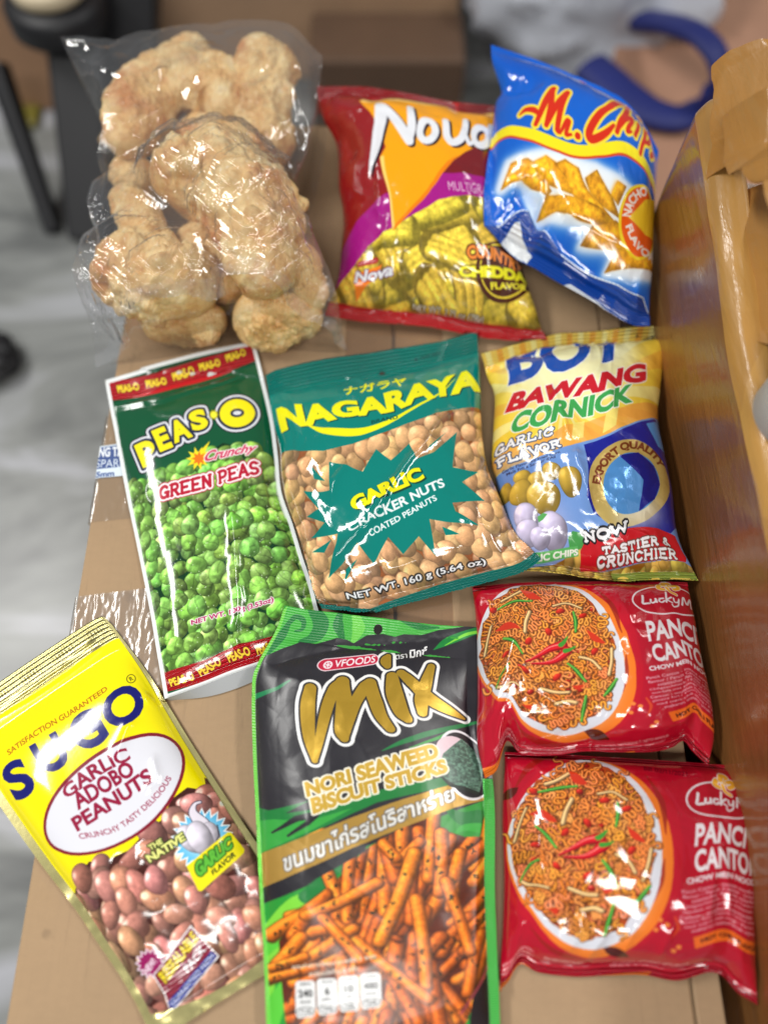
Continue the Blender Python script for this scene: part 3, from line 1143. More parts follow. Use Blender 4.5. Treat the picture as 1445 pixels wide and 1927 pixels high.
def flat_print(name, pts, z, W, H, draw, parent, rough=.35, frame=(0, 0, 1.0)):
    """a flat printed piece: its own sheet of W x H, drawn by draw(art)"""
    P = np.array([at(x, y, z) for x, y in pts])
    src = np.array(pts, float)
    A = np.column_stack([src, np.ones(4)]); B = np.array([(0, 0), (1, 0), (1, 1), (0, 1)], float)
    M = np.linalg.lstsq(A, B, rcond=None)[0]
    a = Art(W, H, frame, lambda p: np.asarray(p) @ M[:2] + M[2])
    a.k = W / np.linalg.norm(src[1] - src[0]) / frame[2]
    draw(a)
    n = 12
    u, v = np.meshgrid(np.linspace(0, 1, n), np.linspace(0, 1, n)); u, v = u[..., None], v[..., None]
    Q = (1 - u) * (1 - v) * P[0] + u * (1 - v) * P[1] + u * v * P[2] + (1 - u) * v * P[3]
    uv = np.concatenate([u, 1 - v], -1).reshape(-1, 2)
    m = film_mat(name + '_print', a.to_image(name + '_print'), rough, coat=.2, wr=.1)
    return mesh_obj(name, Q.reshape(-1, 3), grid_faces(n, n)[:, ::-1], m, parent, uv=uv)


def draw_tape_label(a):
    a.img[:] = np.array([28, 66, 132]) / 255
    a.band(.72, 1, (214, 226, 236)); a.band(0, .04, (214, 226, 236))
    a.text('PACKING TAPE', np.array([(-.75, .10), (1.12, .02), (1.12, .32), (-.75, .40)]) @ np.array([[60, 0], [0, 62]]) + np.array([182, 838]), (232, 236, 240), .04)
    a.text('TRANSPARENT', [(128, 868), (262, 862), (262, 878), (128, 882)], (214, 224, 236), .0)
    a.text('45mm', [(176, 889), (216, 885), (216, 896), (176, 900)], (40, 74, 140), .04)


flat_print('tape_label', [(189, 840), (246, 832), (258, 893), (180, 900)], .0012, 160, 170, draw_tape_label, box)

# ---- taller box at the side, wrapped all over in clear tape
wrap = empty('taped_box', (0.40, 0.05, FLOOR_Z), 'tall brown box wrapped in glossy clear tape beside the snack packs', 'cardboard box')


def taped_mat(name, rgb, coat=1.0):
    m, nt, bs = new_mat(name)
    c = np.array(lin(rgb)[:3])
    f = noise_tex(nt, 9, 5, .6, vec_scale=(1, .35, 1))
    base = ramp(nt, f, [(0.25, tuple(c * .74)), (0.5, tuple(c)), (0.75, tuple(c * np.array([1.25, 1.2, 1.1])))])
    st = noise_tex(nt, 40, 4, .7, vec_scale=(1.0, .12, 3.0))
    base = mixcol(nt, ramp(nt, st, [(0.60, (0, 0, 0)), (0.72, (.55, .55, .55))]), base, lin((176, 140, 84)))
    # overlapping lengths of tape: patches of another tone with hard edges, and scuffed pale smears
    pa = nt.nodes.new('ShaderNodeTexVoronoi'); pa.inputs['Scale'].default_value = 7.0
    tcp = nt.nodes.new('ShaderNodeTexCoord'); mpp = nt.nodes.new('ShaderNodeMapping'); mpp.inputs['Scale'].default_value = (1.0, 1.0, 1.6); mpp.inputs['Rotation'].default_value = (.4, 0, 0)
    nt.links.new(tcp.outputs['Object'], mpp.inputs['Vector']); nt.links.new(mpp.outputs[0], pa.inputs['Vector'])
    sx = nt.nodes.new('ShaderNodeSeparateXYZ'); nt.links.new(pa.outputs['Color'], sx.inputs[0])
    base = mixcol(nt, ramp(nt, sx.outputs[0], [(0.45, (0, 0, 0)), (0.55, (.5, .5, .5))]), base, tuple(c * np.array([.78, .72, .66])) + (1,))
    sm = noise_tex(nt, 17, 6, .75, vec_scale=(1, .6, 1.4), distortion=.6)
    base = mixcol(nt, ramp(nt, sm, [(0.60, (0, 0, 0)), (0.74, (.45, .45, .45))]), base, lin((168, 140, 104)))
    nt.links.new(base, bs.inputs['Base Color'])
    bs.inputs['Roughness'].default_value = .45
    bs.inputs['Coat Weight'].default_value = coat
    bs.inputs['Coat Roughness'].default_value = .15
    n1 = bump(nt, noise_tex(nt, 26, 5, .65, vec_scale=(1, .2, 1.8), distortion=.8), .30, .004)
    n2 = bump(nt, noise_tex(nt, 150, 4, .6, vec_scale=(1, .35, 1)), .30, .0010, n1)
    nt.links.new(n2, bs.inputs['Normal']); nt.links.new(n2, bs.inputs['Coat Normal'])
    return m


WX, WT, WN, WF = 0.206, 0.124, -0.36, 0.250
# side, rolled rim and the sunken top in one wavy skin: (profile along the face, over the rim and down)
RE = .014
prof = [(0.0, z) for z in np.linspace(FLOOR_Z, WT - RE, 46)] + [(RE * (1 - math.cos(t)), WT - RE + RE * math.sin(t)) for t in np.linspace(.1, math.pi / 2, 14)] + [(RE + .002 * k, WT) for k in range(1, 4)] + [(RE + .010 + .0006 * k, WT - .006 * k) for k in range(1, 14)] + [(RE + .018 + .03 * k, WT - .080) for k in range(1, 12)]
ys = np.linspace(WN, WF, 200)
Pv = np.array(prof)
YY, KK = np.meshgrid(ys, np.arange(len(prof)))
X = WX + Pv[KK, 0]; Z = Pv[KK, 1] + 0 * YY
wv = fbm(YY / .16, KK / 14.0, seed=3, octv=4) - .5
stretch = np.abs(2 * fbm(YY / .22, Z / .011 + YY * 9, seed=9, octv=4) - 1) - .3 + .25 * crumple(YY, Z * 1.6, .07, 61)
X = X + .005 * wv + .0011 * stretch; Z = Z + np.where(KK > 46, .004 * (fbm(YY / .09, KK / 9.0, seed=5) - .5), 0)
endr = np.clip(np.minimum(YY - WN, WF - YY) / .03, 0, 1); endr = np.sqrt(1 - (1 - endr) ** 2)
Z = np.where(Z > WT - .05, Z - (1 - endr) * .03 * (Z - WT + .05) / .05, Z)
X = X + (1 - endr) * .03
Z = Z + .026 * sstep(.02, .24, YY) * sstep(-.05, WT, Z)
V = np.stack([X, YY, Z], -1).reshape(-1, 3)
fc = grid_faces(len(ys), len(prof))[:, ::-1]
row = fc[:, 0] // len(ys)
side_m, edge_m, top_m = taped_mat('taped_side', (138, 92, 48)), taped_mat('taped_edge', (196, 148, 76), .6), taped_mat('taped_top', (120, 80, 40), .2)  # sunken top: darkness of the gap also put into its darker brown
for nm, lo, hi, mt in (('side_panel', 0, 46, side_m), ('rolled_edge', 46, 64, edge_m), ('top_panel', 64, 999, top_m)):
    s = fc[(row >= lo) & (row < hi)]
    used, inv = np.unique(s, return_inverse=True)
    mesh_obj(nm, V[used], inv.reshape(-1, 4), mt, wrap)
V2, F2 = box_geo((WX + .012, WN + .004, FLOOR_Z), (.62, WF - .004, WT - .086))
mesh_obj('box_body', V2, F2, side_m, wrap, smooth=False)
# folded brown paper on top of it
paper = taped_mat('glossy_brown_paper', (184, 134, 66), .35)
def sheet(pts, bend, amp, seed, label, n=(70, 80), thick=.0010):
    """a stiff folded flap: quad with a bend along it, lightly crumpled"""
    P = np.array([at(x, y, z) for x, y, z in pts])
    u, v = np.meshgrid(np.linspace(0, 1, n[0]), np.linspace(0, 1, n[1]))
    U, Vv = u[..., None], v[..., None]
    Q = (1 - U) * (1 - Vv) * P[0] + U * (1 - Vv) * P[1] + U * Vv * P[2] + (1 - U) * Vv * P[3]
    S, T = u * np.linalg.norm(P[1] - P[0]), v * np.linalg.norm(P[3] - P[0])
    Q[..., 2] += bend * np.sin(np.pi * u) ** .8 + amp * crumple(S, T, .09, seed, 6) + .0015 * (fbm(S / .012, T / .05, seed=seed) - .5)
    Q[..., 0] += .006 * (fbm(T / .04, S / .2, seed=seed) - .5)
    Q2 = Q.copy(); Q2[..., 2] -= thick
    G = grid_faces(*n); N = n[0] * n[1]
    o = mesh_obj('brown_paper', np.concatenate([Q.reshape(-1, 3), Q2.reshape(-1, 3)]), np.concatenate([G[:, ::-1], G + N]), paper, None, tuple(Q.reshape(-1, 3).mean(0)))
    return tag(o, label, 'wrapping paper')


sheet([(1338, 122, .170), (1560, 96, .20), (1580, 300, .19), (1345, 300, .150)], .014, .014, 3, 'folded glossy brown paper at the far end of the taped box')
sheet([(1352, 238, .168), (1560, 170, .22), (1620, 560, .19), (1450, 402, .196)], .010, .013, 14, 'brown paper flap with a straight slanting edge standing up on the taped box')
sheet([(1372, 360, .130), (1580, 330, .17), (1620, 700, .15), (1424, 640, .126)], .014, .013, 27, 'lowest brown paper flap next to the white roll on the taped box')
c = at(1540, 748, .150)
V, F = lathe([(.006, -.022), (.024, -.022), (.0265, -.019), (.0265, .019), (.024, .022), (.008, .022), (.006, .018), (.006, -.022)], 40, tuple(c))
tag(mesh_obj('paper_roll', V, F, plain_mat('white_paper', (190, 190, 188), .6, .04), None, tuple(c)), 'white paper roll on the taped box at the edge of the photo', 'paper roll')

# ---- out of focus things on the floor behind
def leaning(name, pa, pb, w, d, mat, parent):
    """a bar of w x d section from point a to point b"""
    a, b = np.array(pa, float), np.array(pb, float)
    t = (b - a) / np.linalg.norm(b - a); x = np.cross(t, [0, 1, 0]); x /= np.linalg.norm(x); y = np.cross(t, x)
    V = []
    for p, s in ((a, .8), (b, 1.0)):
        for sx, sy in ((-1, -1), (1, -1), (1, 1), (-1, 1)): V.append(p + x * sx * w / 2 * s + y * sy * d / 2 * s)
    o = mesh_obj(name, V, [(3, 2, 1, 0), (4, 5, 6, 7), (0, 1, 5, 4), (1, 2, 6, 5), (2, 3, 7, 6), (3, 0, 4, 7)], mat, parent, smooth=False)
    return bevel(o, .006)


blk = plain_mat('black_plastic', (20, 20, 24), .5, .2)
st = empty('black_stool', tuple(at(150, 420, FLOOR_Z)), 'black stool with thick legs and a pale round seat at the far left', 'stool')
leaning('leg', at(176, 452, FLOOR_Z), at(140, -40, -.20), .085, .06, blk, st)
leaning('leg', at(104, 440, FLOOR_Z), at(-6, 120, -.30), .030, .03, blk, st)
leaning('leg', at(214, 330, FLOOR_Z), at(186, -60, -.20), .17, .06, blk, st)
c = at(90, -32, -.17)
V, F = lathe([(.001, -.012), (.046, -.012), (.052, -.008), (.052, .008), (.046, .012), (.001, .012)], 40, tuple(c))
mesh_obj('seat', V, F, plain_mat('cream_seat', (206, 190, 160), .5, .05), st)
V, F = lathe([(.001, -.06), (.060, -.06), (.070, -.05), (.070, -.02), (.062, -.013), (.001, -.013)], 40, tuple(c))
mesh_obj('seat_frame', V, F, blk, st)

c = at(55, 222, FLOOR_Z)
V, F = box_geo((c[0] - .022, c[1] - .03, FLOOR_Z), (c[0] + .022, c[1] + .025, FLOOR_Z + .012))
tag(bevel(mesh_obj('yellow_packet', V, F, plain_mat('yellow_print', (120, 112, 44), .4), None, (c[0], c[1], FLOOR_Z), smooth=False), .004), 'small olive yellow packet on the floor between the stool legs', 'packet')
c = at(232, 120, FLOOR_Z)


def far_box(name, x0, x1, y0, y1, z1, rgb, label, marks=()):
    e = empty(name, ((x0 + x1) / 2, (y0 + y1) / 2, FLOOR_Z), label, 'cardboard box', 'cardboard boxes standing behind')
    V, F = box_geo((x0, y0, FLOOR_Z), (x1, y1, z1))
    bevel(mesh_obj('box_body', V, F, card_mat(name + '_card', rgb), e, smooth=False), .006)
    ink = plain_mat('dark_ink', (34, 28, 28), .6)
    for cx, cz, rx, rz in marks:
        t = np.linspace(0, 2 * math.pi, 28, endpoint=False)
        mesh_obj('printed_mark', [(cx + rx * math.cos(a), y0 - .0012, cz + rz * math.sin(a)) for a in t], [tuple(range(28))], ink, e, smooth=False)
    return e


pL, pR = at(250, 150, -.2), at(835, 150, -.2)
far_box('storage_box', -.46, .125, 1.06, 1.55, .12, (168, 136, 108), 'brown box with a dark printed oval behind the bags', [(-.07, -.085, .09, .045), (-.30, -.10, .05, .02)])
far_box('storage_box', -.66, -.475, .98, 1.3, -.12, (168, 130, 100), 'narrow brown box beside the black stool')
far_box('storage_box', .37, 1.25, .62, 1.7, -.33, (170, 128, 104), 'low pinkish brown box under the blue strap')
V, F = box_geo((-.12, .93, FLOOR_Z), (.13, 1.05, -.33))
tag(bevel(mesh_obj('dark_block', V, F, plain_mat('dark_brown', (92, 70, 54), .6), None, (0, .95, FLOOR_Z), smooth=False), .006), 'dark brown block added as the dark band at the foot of the printed box', 'block')  # added block, stands in for the dark band along the box foot


def lump(name, c, r, sq, amp, seed, mat, label, cat, nu=56, nv=40, lam=.6):
    th, ph = np.meshgrid(np.linspace(0, 2 * math.pi, nu, endpoint=False), np.linspace(.02, math.pi - .02, nv))
    d = np.stack([np.sin(ph) * np.cos(th), np.sin(ph) * np.sin(th), np.cos(ph)], -1)
    k = 1 + amp * (np.abs(2 * fbm(d[..., 0] / lam, d[..., 1] / lam, d[..., 2] / lam, seed=seed) - 1) - .3)
    P = d * np.array(sq) * r * k[..., None] + np.array(c)
    P[..., 2] = np.maximum(P[..., 2], FLOOR_Z + .002)
    F = []
    for i in range(nv - 1):
        for j in range(nu):
            F.append((i * nu + j, (i + 1) * nu + j, (i + 1) * nu + (j + 1) % nu, i * nu + (j + 1) % nu))
    F.append(tuple(range(nu))); F.append(tuple((nv - 1) * nu + j for j in range(nu))[::-1])
    return tag(mesh_obj(name, P.reshape(-1, 3), F, mat, None, (c[0], c[1], FLOOR_Z)), label, cat)


wb = plain_mat('white_plastic', (196, 200, 210), .4, .06)
lump('plastic_bag', (.33, 1.10, -.30), .2, (1.0, .8, 1.05), .7, 4, wb, 'crumpled white plastic bag behind the blue chip bag', 'plastic bag')
lump('dark_bundle', tuple(at(-34, 690, FLOOR_Z) + np.array([0, 0, .02])), .055, (1.2, .9, .5), .4, 8, blk, 'dark bundle on the floor at the edge of the photo', 'bundle')

blue = plain_mat('blue_webbing', (26, 36, 104), .6, .15)
zt = -.315
loop = [(1215, 40, zt + .03), (1270, 48, zt + .07), (1320, 70, zt + .09), (1352, 115, zt + .08), (1345, 170, zt + .04), (1315, 205, zt), (1275, 222, zt), (1225, 212, zt), (1180, 185, zt), (1140, 150, zt), (1110, 125, zt)]
P = catmull(np.array([at(x, y, z) for x, y, z in loop]), 70)
V, F = tube_geo(P, np.interp(np.linspace(0, 1, 70), [0, .3, .5, .8, 1], [.030, .021, .018, .032, .032]), 14, .5)
tag(mesh_obj('blue_strap', V, F, blue, None, tuple(P[30])), 'curved blue strap looped on the pinkish brown box', 'strap')

# ------------------------------------------------------------------ pork rinds in a clear bag
def rind_mat(seed):
    m, nt, bs = new_mat('pork_rind_crust')
    f = noise_tex(nt, 38, 5, .65)
    c1 = ramp(nt, f, [(0.28, lin((198, 136, 78))[:3]), (0.43, lin((224, 180, 116))[:3]), (0.58, lin((238, 208, 150))[:3]), (0.74, lin((250, 234, 196))[:3])])
    f2 = noise_tex(nt, 24 + 3 * seed, 4, .6)
    c2 = mixcol(nt, ramp(nt, f2, [(0.50, (0, 0, 0)), (0.66, (.75, .75, .75))]), c1, lin((196, 118, 60)))
    sp = noise_tex(nt, 420, 2, .5)
    c3 = mixcol(nt, ramp(nt, sp, [(0.62, (0, 0, 0)), (0.72, (.5, .5, .5))]), c2, lin((252, 238, 210)))
    nt.links.new(c3, bs.inputs['Base Color'])
    bs.inputs['Roughness'].default_value = .5
    tc = nt.nodes.new('ShaderNodeTexCoord')
    vo = nt.nodes.new('ShaderNodeTexVoronoi'); vo.feature = 'SMOOTH_F1'; vo.inputs['Scale'].default_value = 210.0
    nz = nt.nodes.new('ShaderNodeTexNoise'); nz.inputs['Scale'].default_value = 60.0
    ad = nt.nodes.new('ShaderNodeVectorMath'); ad.operation = 'MULTIPLY_ADD'; ad.inputs[1].default_value = (.02,) * 3
    nt.links.new(tc.outputs['Object'], nz.inputs['Vector']); nt.links.new(nz.outputs['Color'], ad.inputs[0]); nt.links.new(tc.outputs['Object'], ad.inputs[2])
    nt.links.new(ad.outputs[0], vo.inputs['Vector'])
    n1 = bump(nt, noise_tex(nt, 150, 6, .7), .7, .0016)
    nb = nt.nodes.new('ShaderNodeBump'); nb.invert = True; nb.inputs['Strength'].default_value = .55; nb.inputs['Distance'].default_value = .0016
    nt.links.new(vo.outputs['Distance'], nb.inputs['Height']); nt.links.new(n1, nb.inputs['Normal'])
    n2 = bump(nt, noise_tex(nt, 700, 3, .6), .4, .0005, nb.outputs['Normal'])
    nt.links.new(n2, bs.inputs['Normal'])
    bs.inputs['Subsurface Weight'].default_value = .12
    bs.inputs['Subsurface Radius'].default_value = (.006, .003, .0015)
    bs.inputs['Subsurface Scale'].default_value = 1.0
    return m


RM = [rind_mat(k) for k in range(3)]
K = 0.63 / 1456 / 2.408


def rind(path, rad, z, seed, label, puff=.26):
    n, m = 230, 130
    Pp = np.array([np.append(np.array([x / 2.408 + 100, y / 2.408 + 30]), 0) for x, y in path])
    zz = np.interp(np.linspace(0, 1, len(path)), np.linspace(0, 1, len(np.atleast_1d(z))), np.atleast_1d(z)) if np.iterable(z) else np.full(len(path), z)
    W = np.array([at(p[0], p[1], h) for p, h in zip(Pp, zz)])
    C = catmull(W, n)
    r = np.interp(np.linspace(0, 1, n), np.linspace(0, 1, len(rad)), rad) * K * 1.36
    s = np.linspace(-1, 1, n)
    L = np.linalg.norm(np.diff(C, axis=0), axis=1).sum()
    capl = np.clip(r.mean() / L * 2, .15, .9)
    e = np.clip((np.abs(s) - (1 - capl)) / capl, 0, 1)
    r = r * np.sqrt(np.clip(1 - e ** 2.4, 0.0004, 1))
    T = np.gradient(C, axis=0); T /= np.linalg.norm(T, axis=1)[:, None]
    up = np.array([0, 0, 1.0])
    A = np.cross(up[None], T); A /= np.linalg.norm(A, axis=1)[:, None]; B = np.cross(T, A)
    th = np.linspace(0, 2 * math.pi, m, endpoint=False)
    D = np.cos(th)[None, :, None] * A[:, None] + np.sin(th)[None, :, None] * B[:, None]
    P = C[:, None] + r[:, None, None] * D
    rm = r.max()
    f = 1.0 / .013
    h1 = np.abs(2 * fbm(P[..., 0] * f, P[..., 1] * f, P[..., 2] * f, seed=seed, octv=2) - 1)
    f2 = 1.0 / .0055
    h2 = np.abs(2 * fbm(P[..., 0] * f2, P[..., 1] * f2, P[..., 2] * f2, seed=seed + 5, octv=3) - 1)
    h3 = np.abs(2 * fbm(P[..., 0] / .0024, P[..., 1] / .0024, P[..., 2] / .0024, seed=seed + 31, octv=2) - 1)
    lo = fbm(P[..., 0] / .03, P[..., 1] / .03, P[..., 2] / .03, seed=seed + 9, octv=2) - .5
    P = P + D * (r[:, None] / rm)[..., None] * (rm * (.8 * puff * (h1 - .35) + .75 * lo) + .0030 * (h2 - .3) + .0016 * (h3 - .3))[..., None]
    P[..., 2] = np.maximum(P[..., 2], .0025)
    F = []
    for i in range(n - 1):
        for j in range(m):
            F.append((i * m + j, i * m + (j + 1) % m, (i + 1) * m + (j + 1) % m, (i + 1) * m + j))
    F.append(tuple(range(m))[::-1]); F.append(tuple((n - 1) * m + j for j in range(m)))
    o = mesh_obj('pork_rind', P.reshape(-1, 3), F, RM[seed % 3], None, tuple(C[n // 2] * np.array([1, 1, 0])))
    put_height(P)
    return tag(o, label, 'pork rind', 'pork rinds in the clear bag')


rind([(540, 575), (700, 570), (860, 570), (990, 650)], [70, 95, 100, 80], .034, 1, 'pork rind half hidden in the middle behind the curled one')
rind([(640, 110), (600, 190), (520, 300)], [60, 80, 80], .050, 2, 'pork rind tip at the far end between the curled and the long one')
rind([(345, 620), (362, 490), (430, 350), (565, 270), (700, 300), (775, 390), (730, 470)], [70, 92, 96, 98, 108, 96, 56], .058, 3, 'curled pork rind bent like a hook at the upper left of the bag', .16)
rind([(905, 95), (945, 250), (940, 420), (970, 560), (1015, 690)], [84, 112, 116, 104, 70], [.072, .06, .05, .042, .036], 4, 'long straight pork rind along the upper right of the bag', .2)
rind([(400, 1380), (600, 1385), (790, 1375)], [56, 80, 66], .020, 5, 'low pork rind along the bottom seal of the bag')
rind([(820, 1350), (990, 1375), (1120, 1365), (1215, 1325)], [76, 90, 84, 60], .022, 6, 'pork rind with a dark speck in the bottom right corner of the bag')
rind([(1075, 1040), (1135, 1200), (1195, 1320)], [60, 84, 64], .034, 7, 'slim pork rind against the right side of the bag')
rind([(290, 790), (360, 880), (440, 990), (500, 1060)], [44, 60, 70, 50], .050, 8, 'finger shaped pork rind poking out at the left side of the bag', .12)
rind([(235, 1045), (320, 1130), (460, 1190), (600, 1240), (690, 1320)], [64, 134, 156, 140, 84], .044, 9, 'broad lumpy pork rind in the bottom left corner of the bag', .3)
rind([(640, 960), (740, 1120), (800, 1280)], [70, 90, 70], .030, 11, 'shaded pork rind wedged between the broad and the large bubbly one', .2)
rind([(300, 660), (360, 720), (420, 800)], [50, 66, 50], .034, 12, 'small pork rind under the curled one at the left side of the bag', .2)
rind([(450, 770), (600, 720), (790, 730), (880, 860), (930, 1050), (985, 1250)], [100, 128, 142, 146, 128, 66], .068, 10, 'large bubbly pork rind bent across the middle of the bag', .3)


def make_rind_bag():
    pk = Pack('clear_plastic_bag', (100, 30, 2.408),
              top=[(55, 128), (300, 112), (480, 72), (700, 46), (1000, 36), (1105, 72), (1222, 182)],
              right=[(1222, 182), (1205, 300), (1165, 560), (1090, 800), (1050, 880), (1120, 1020), (1240, 1250), (1335, 1535)],
              bottom=[(188, 1600), (500, 1556), (760, 1500), (900, 1492), (1100, 1520), (1335, 1535)],
              left=[(55, 128), (120, 260), (240, 390), (285, 560), (268, 700), (205, 900), (190, 1100), (200, 1350), (188, 1600)],
              z=(.075, .085, .004, .004), bulge=.03, seals=(.03, .03, 0, 0), pw=(2.4, .7, 2.6, .7), n=(240, 330), sheet=.4)
    a = pk.art
    reg = a.cover([np.array([(0, a.H * .965), (a.W, a.H * .965), (a.W, a.H), (0, a.H)], float)]); a.mark(reg, 'bottom_seal')
    for P, am, w in [([(690, 610), (730, 700), (752, 780)], .0035, .003), ([(370, 680), (430, 610), (500, 570)], .0035, .003), ([(760, 1115), (860, 1170), (960, 1260), (1090, 1340), (1210, 1400)], .004, .004), ([(950, 1100), (975, 1200), (1000, 1290)], .0035, .003),
                     ([(330, 1310), (300, 1430), (230, 1560)], .004, .005), ([(560, 960), (660, 970), (780, 900)], .004, .007), ([(1040, 900), (1150, 1080), (1240, 1250)], .003, .003), ([(520, 1000), (640, 1010), (780, 1000)], -.003, .005),
                     ([(420, 300), (520, 270)], .003, .004), ([(1050, 60), (1120, 300), (1080, 600)], .004, .006), ([(100, 170), (240, 300), (330, 360)], .005, .006), ([(60, 160), (200, 160), (330, 180)], .004, .006)]:
        pk.crease(P, am, w, 'ridge', .25, .002, int(P[0][0]))
    pk.crinkle(.075, .0060, 151); pk.crinkle(.03, .0014, 152)
    pk.pleats('bottom', .006, .03, 22, 21); pk.pleats('left', .004, .02, 22, 22); pk.pleats('right', .004, .02, 22, 23)
    film = clear_film_mat('clear_bag_film', 2.2, .035, .035, .05, 30, .0016, (.99, .99, .995))
    seal = clear_film_mat('clear_bag_seal', 2.4, .12, .10, .5, 150, .001)
    pk.build('clear plastic bag full of golden pork rinds, open end at the back', 'plastic bag', {'film': film, 'seal': seal, 'back': clear_film_mat('clear_bag_back', .6, .1, .012, tint=(.99, .99, .99))}, None, rest='over', lift=.002)


for _k in range(9):                      # the film spans from rind to rind
    grown = HEIGHT.copy()
    for _d in ((1, 0), (-1, 0), (0, 1), (0, -1)): np.maximum(grown, np.roll(HEIGHT, _d, (0, 1)), out=grown)
    HEIGHT = grown
make_rind_bag()
HEIGHT = np.minimum(HEIGHT, .004)        # packs put down next only touch its flat rim

# ================================================================== green peas pouch
def make_peas():
    pk = Pack('green_peas_pouch', (160, 630, 2.7146),
              top=[(105, 235), (300, 178), (600, 98), (868, 44)],
              right=[(868, 44), (905, 190), (960, 430), (985, 620), (1003, 800), (1060, 965), (1110, 1130), (1160, 1280), (1190, 1400), (1240, 1555)],
              bottom=[(408, 1862), (600, 1795), (750, 1735), (900, 1685), (1240, 1555)],
              left=[(105, 235), (148, 470), (220, 850), (282, 1150), (332, 1400), (378, 1680), (408, 1862)],
              z=(0.002, 0.002, 0.004, 0.003), bulge=0.011, seals=(0.085, 0.03, 0.03, 0.03), pw=(5.0, 0.9, 5.0, 0.9))
    a = pk.art
    a.img[:] = np.array([14, 84, 52]) / 255
    peas = [(190, 800), (235, 770), (270, 745), (330, 760), (420, 700), (500, 680), (560, 640), (640, 590), (700, 555), (760, 570), (800, 590), (880, 570), (940, 620), (1010, 640),
            (1080, 900), (1180, 1200), (1280, 1490), (1230, 1480), (940, 1540), (800, 1570), (620, 1655), (395, 1740), (330, 1500)]
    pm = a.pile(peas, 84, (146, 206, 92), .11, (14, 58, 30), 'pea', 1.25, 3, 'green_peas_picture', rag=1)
    a.grain(pm, 14, .14, 67); a.grain(pm, 4, .10, 68)
    rg = np.random.RandomState(4)
    for _ in range(420):
        x, y = rg.uniform(200, 1230), rg.uniform(760, 1700)
        a.ellipse((x, y), 2.6, 2.6, 0, (226, 240, 210), alpha=.8)
    # red bands
    a.poly([(80, 262), (300, 205), (600, 125), (900, 58), (920, 140), (600, 228), (330, 300), (130, 350)], (200, 26, 38))
    a.band(0, 0.082, None, 'top_seal')
    reg = a.cover([np.array([(0, 0), (a.W, 0), (a.W, a.H * .080), (0, a.H * .080)])]); a.mark(reg, 'top_seal')
    for k, (x, y) in enumerate([(222, 272), (362, 235), (502, 192), (640, 157), (782, 116)]):
        a.text('PEAS-O', box_quad((x, y), 112, 38, -15 + (k % 2) * 3), (250, 226, 60), .05, [(5, (120, 30, 30))], 'header_lettering')
    bot = a.poly([(380, 1738), (620, 1655), (800, 1572), (940, 1540), (1260, 1470), (1290, 1560), (900, 1662), (750, 1712), (600, 1770), (380, 1850)], (204, 24, 36), 'bottom_seal')
    for x, y, r in [(497, 1760, -22), (632, 1690, -30), (780, 1626, -22), (925, 1588, -16), (1075, 1548, -16)]:
        a.text('PEAS-O', box_quad((x, y), 122, 44, r), (250, 215, 60), .05, [(5, (110, 20, 24))], 'footer_lettering')
    # white rim
    for q in ((0, 0, 1, .013), (0, 0, .024, 1), (.976, 0, 1, 1), (0, .987, 1, 1)):
        a.band(q[1], q[3], (236, 240, 240), 'white_rim', q[0], q[2])
    # brand lettering
    L = [('P', (322, 612), 92, 118, -24), ('E', (397, 540), 76, 112, -24), ('A', (484, 492), 98, 108, -22), ('S', (574, 442), 84, 104, -16)]
    word(a, L, (248, 232, 28), .055, [(30, (30, 36, 40)), (24, (226, 228, 236)), (13, (34, 40, 66))], 'brand_lettering')
    O = ring((770, 410), 62, 46, -8)
    a.strokes([(O, 52, 0)], (248, 232, 28), 'brand_lettering', [(30, (30, 36, 40)), (24, (226, 228, 236)), (13, (34, 40, 66))])
    a.burst((652, 418), 27, 14, 10, (250, 240, 60), tag='brand_lettering', out=[(4, (80, 80, 10))])
    # lettering below
    a.burst((575, 632), 62, 32, 10, (250, 226, 40), tag='starburst')
    a.stroke([(575, 632), (628, 548)], [40, 2], (250, 226, 40), 'starburst')
    a.burst((580, 632), 40, 20, 8, (240, 120, 30), tag='starburst')
    a.text('Crunchy', [(622, 592), (880, 556), (858, 612), (592, 668)], (206, 60, 96), .03, [(6, (250, 235, 240))], 'flavour_lettering')
    for t in np.linspace(120, 330, 20):
        a.ellipse((362 + 44 * math.cos(math.radians(t)), 800 + 54 * math.sin(math.radians(t))), 4, 4, 0, (235, 240, 235))
    a.slab('GREEN PEAS', [(385, 782), (885, 645), (898, 700), (385, 836)], 15, (186, 28, 54), [(13, (186, 28, 54)), (9, (250, 240, 242))], 'flavour_lettering')
    a.text('NET WT. 100g (3.53oz)', [(540, 1462), (962, 1342), (966, 1374), (545, 1492)], (176, 36, 92), .025, [(5, (244, 236, 240))], 'weight_lettering')
    # film relief
    pk.crease([(757, 800), (765, 930), (768, 1060), (772, 1250), (785, 1400), (775, 1550), (795, 1690)], 0.0030, 0.0042, 'ridge', .18, .0008, 3)
    pk.crease([(130, 380), (400, 330), (700, 245), (890, 170)], 0.0012, 0.0016, 'ridge', .15, .0004, 4)
    pk.crease([(150, 410), (400, 352), (700, 262), (900, 190)], -0.0008, 0.0014, 'ridge', .15, .0004, 4)
    pk.crease([(1090, 1150), (1130, 1330)], 0.0012, 0.002, 'ridge', .3, .0004, 4)
    pk.crease([(870, 560), (990, 800), (1050, 980)], -0.002, 0.006, 'ridge', .3, .001, 5)
    pk.crinkle(0.045, 0.00045, 11)
    pk.pleats('top', 0.0012, 0.012, 60, 4)
    m = pack_mats(pk, 0.12, (205, 208, 205), wr=.06, fine=.03)
    root = pk.build('tall dark green pouch printed with green peas, red bands and a white rim', 'snack pouch', m, 'snack packs laid out on the box')
    # unfolded foot of the pouch
    x0, y0, s = pk.frame
